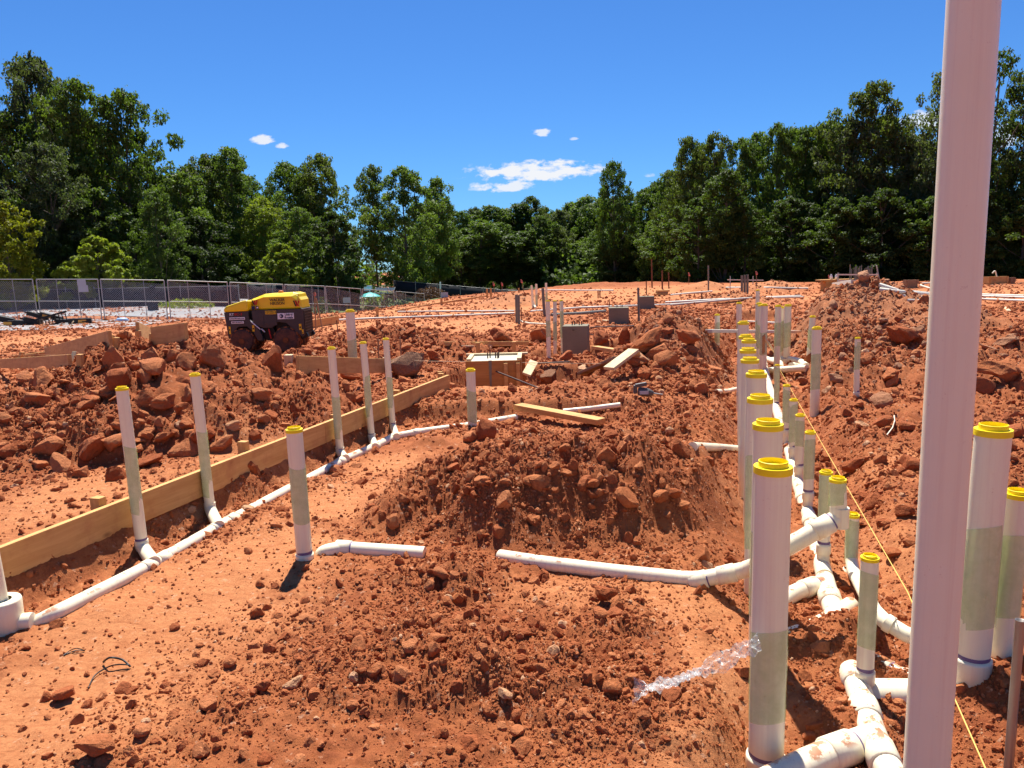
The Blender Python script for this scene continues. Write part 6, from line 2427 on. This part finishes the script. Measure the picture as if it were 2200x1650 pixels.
def crumbs():
    """the uncountable crumbs: small clods instanced over the churned ground"""
    rng = np.random.default_rng(77)
    n = 1500000
    r = np.exp(math.log(2.6) + rng.uniform(0, 1, n) ** 1.25 * math.log(58 / 2.6))
    th = rng.uniform(R_(-46), R_(46), n)
    X, Y = r * np.sin(th), -.9 + r * np.cos(th)
    Z, pk, br, cr = gsample(X, Y)
    patch = .55 + .9 * fbm(X * 1.3, Y * 1.3, 3, 301)
    keep = rng.uniform(0, 1, n) < np.clip((cr * 1.05) ** 1.4 * patch + .02, 0, 1) * .70 * sst(60, 6, r) ** .7
    X, Y, Z, br, cr, r = X[keep], Y[keep], Z[keep], br[keep], cr[keep], r[keep]
    n = len(X)
    smin = .0011 * r
    s = smin * (1 - rng.uniform(0, 1, n)) ** (-1 / 2.7)
    s = np.minimum(s, np.minimum(.12, .010 + .009 * r) * rng.uniform(.6, 1, n))
    P = np.column_stack([X, Y, Z + s * .06]).astype(np.float32)
    protos = bpy.data.collections.new('crumb_shapes')
    kinds = [('clay_rock', 3), ('dark_clod', 3), ('brown_rock', 2), ('pale_rock', 1)]
    idx = 0
    groups = {}
    for mat, c in kinds:
        for q in range(c):
            me = rock_mesh(200 + idx, 2, 6, mat, ((1, .85, .7), (1, .8, .6), (1, .75, .5))[q % 3], .12, 'crumb')
            o = bpy.data.objects.new('%02d_crumb' % idx, me)
            protos.objects.link(o)
            groups.setdefault(mat, []).append(idx)
            idx += 1
    pick = np.zeros(n, np.int32)
    u = rng.uniform(0, 1, n)
    g1 = np.array(groups['clay_rock'])[rng.integers(0, 3, n)]
    g2 = np.array(groups['dark_clod'])[rng.integers(0, 3, n)]
    g3 = np.array(groups['brown_rock'])[rng.integers(0, 2, n)]
    g4 = groups['pale_rock'][0]
    pick = np.where(u < .5, g1, g2)
    pick = np.where(rng.uniform(0, 1, n) < br * .9, g3, pick)
    pick = np.where(rng.uniform(0, 1, n) < .03, g4, pick).astype(np.int32)
    me = bpy.data.meshes.new('loose_soil')
    me.vertices.add(n)
    me.vertices.foreach_set('co', P.ravel())
    for nm, ty, key, arr in (('size', 'FLOAT', 'value', s.astype(np.float32)), ('pick', 'INT', 'value', pick),
                             ('turn', 'FLOAT_VECTOR', 'vector', rng.uniform(0, 6.28, (n, 3)).astype(np.float32).ravel())):
        a = me.attributes.new(nm, ty, 'POINT')
        a.data.foreach_set(key, arr)
    me.update()
    o = add('loose_soil', me)
    tag(o, 'loose crumbs of red clay strewn over the churned ground', None, None, 'stuff')
    ng = bpy.data.node_groups.new('strew', 'GeometryNodeTree')
    ng.interface.new_socket('Geometry', in_out='INPUT', socket_type='NodeSocketGeometry')
    ng.interface.new_socket('Geometry', in_out='OUTPUT', socket_type='NodeSocketGeometry')
    N, L = ng.nodes, ng.links
    gi, go = N.new('NodeGroupInput'), N.new('NodeGroupOutput')
    ip = N.new('GeometryNodeInstanceOnPoints')
    ci = N.new('GeometryNodeCollectionInfo')
    ci.inputs['Collection'].default_value = protos
    ci.inputs['Separate Children'].default_value = True
    ci.inputs['Reset Children'].default_value = True

    def attr(nm, ty):
        a = N.new('GeometryNodeInputNamedAttribute')
        a.data_type = ty
        a.inputs['Name'].default_value = nm
        return a.outputs['Attribute']
    L.new(gi.outputs[0], ip.inputs['Points'])
    L.new(ci.outputs[0], ip.inputs['Instance'])
    ip.inputs['Pick Instance'].default_value = True
    L.new(attr('pick', 'INT'), ip.inputs['Instance Index'])
    L.new(attr('turn', 'FLOAT_VECTOR'), ip.inputs['Rotation'])
    L.new(attr('size', 'FLOAT'), ip.inputs['Scale'])
    L.new(ip.outputs[0], go.inputs[0])
    md = o.modifiers.new('strew', 'NODES')
    md.node_group = ng
    print('crumbs', n)


crumbs()
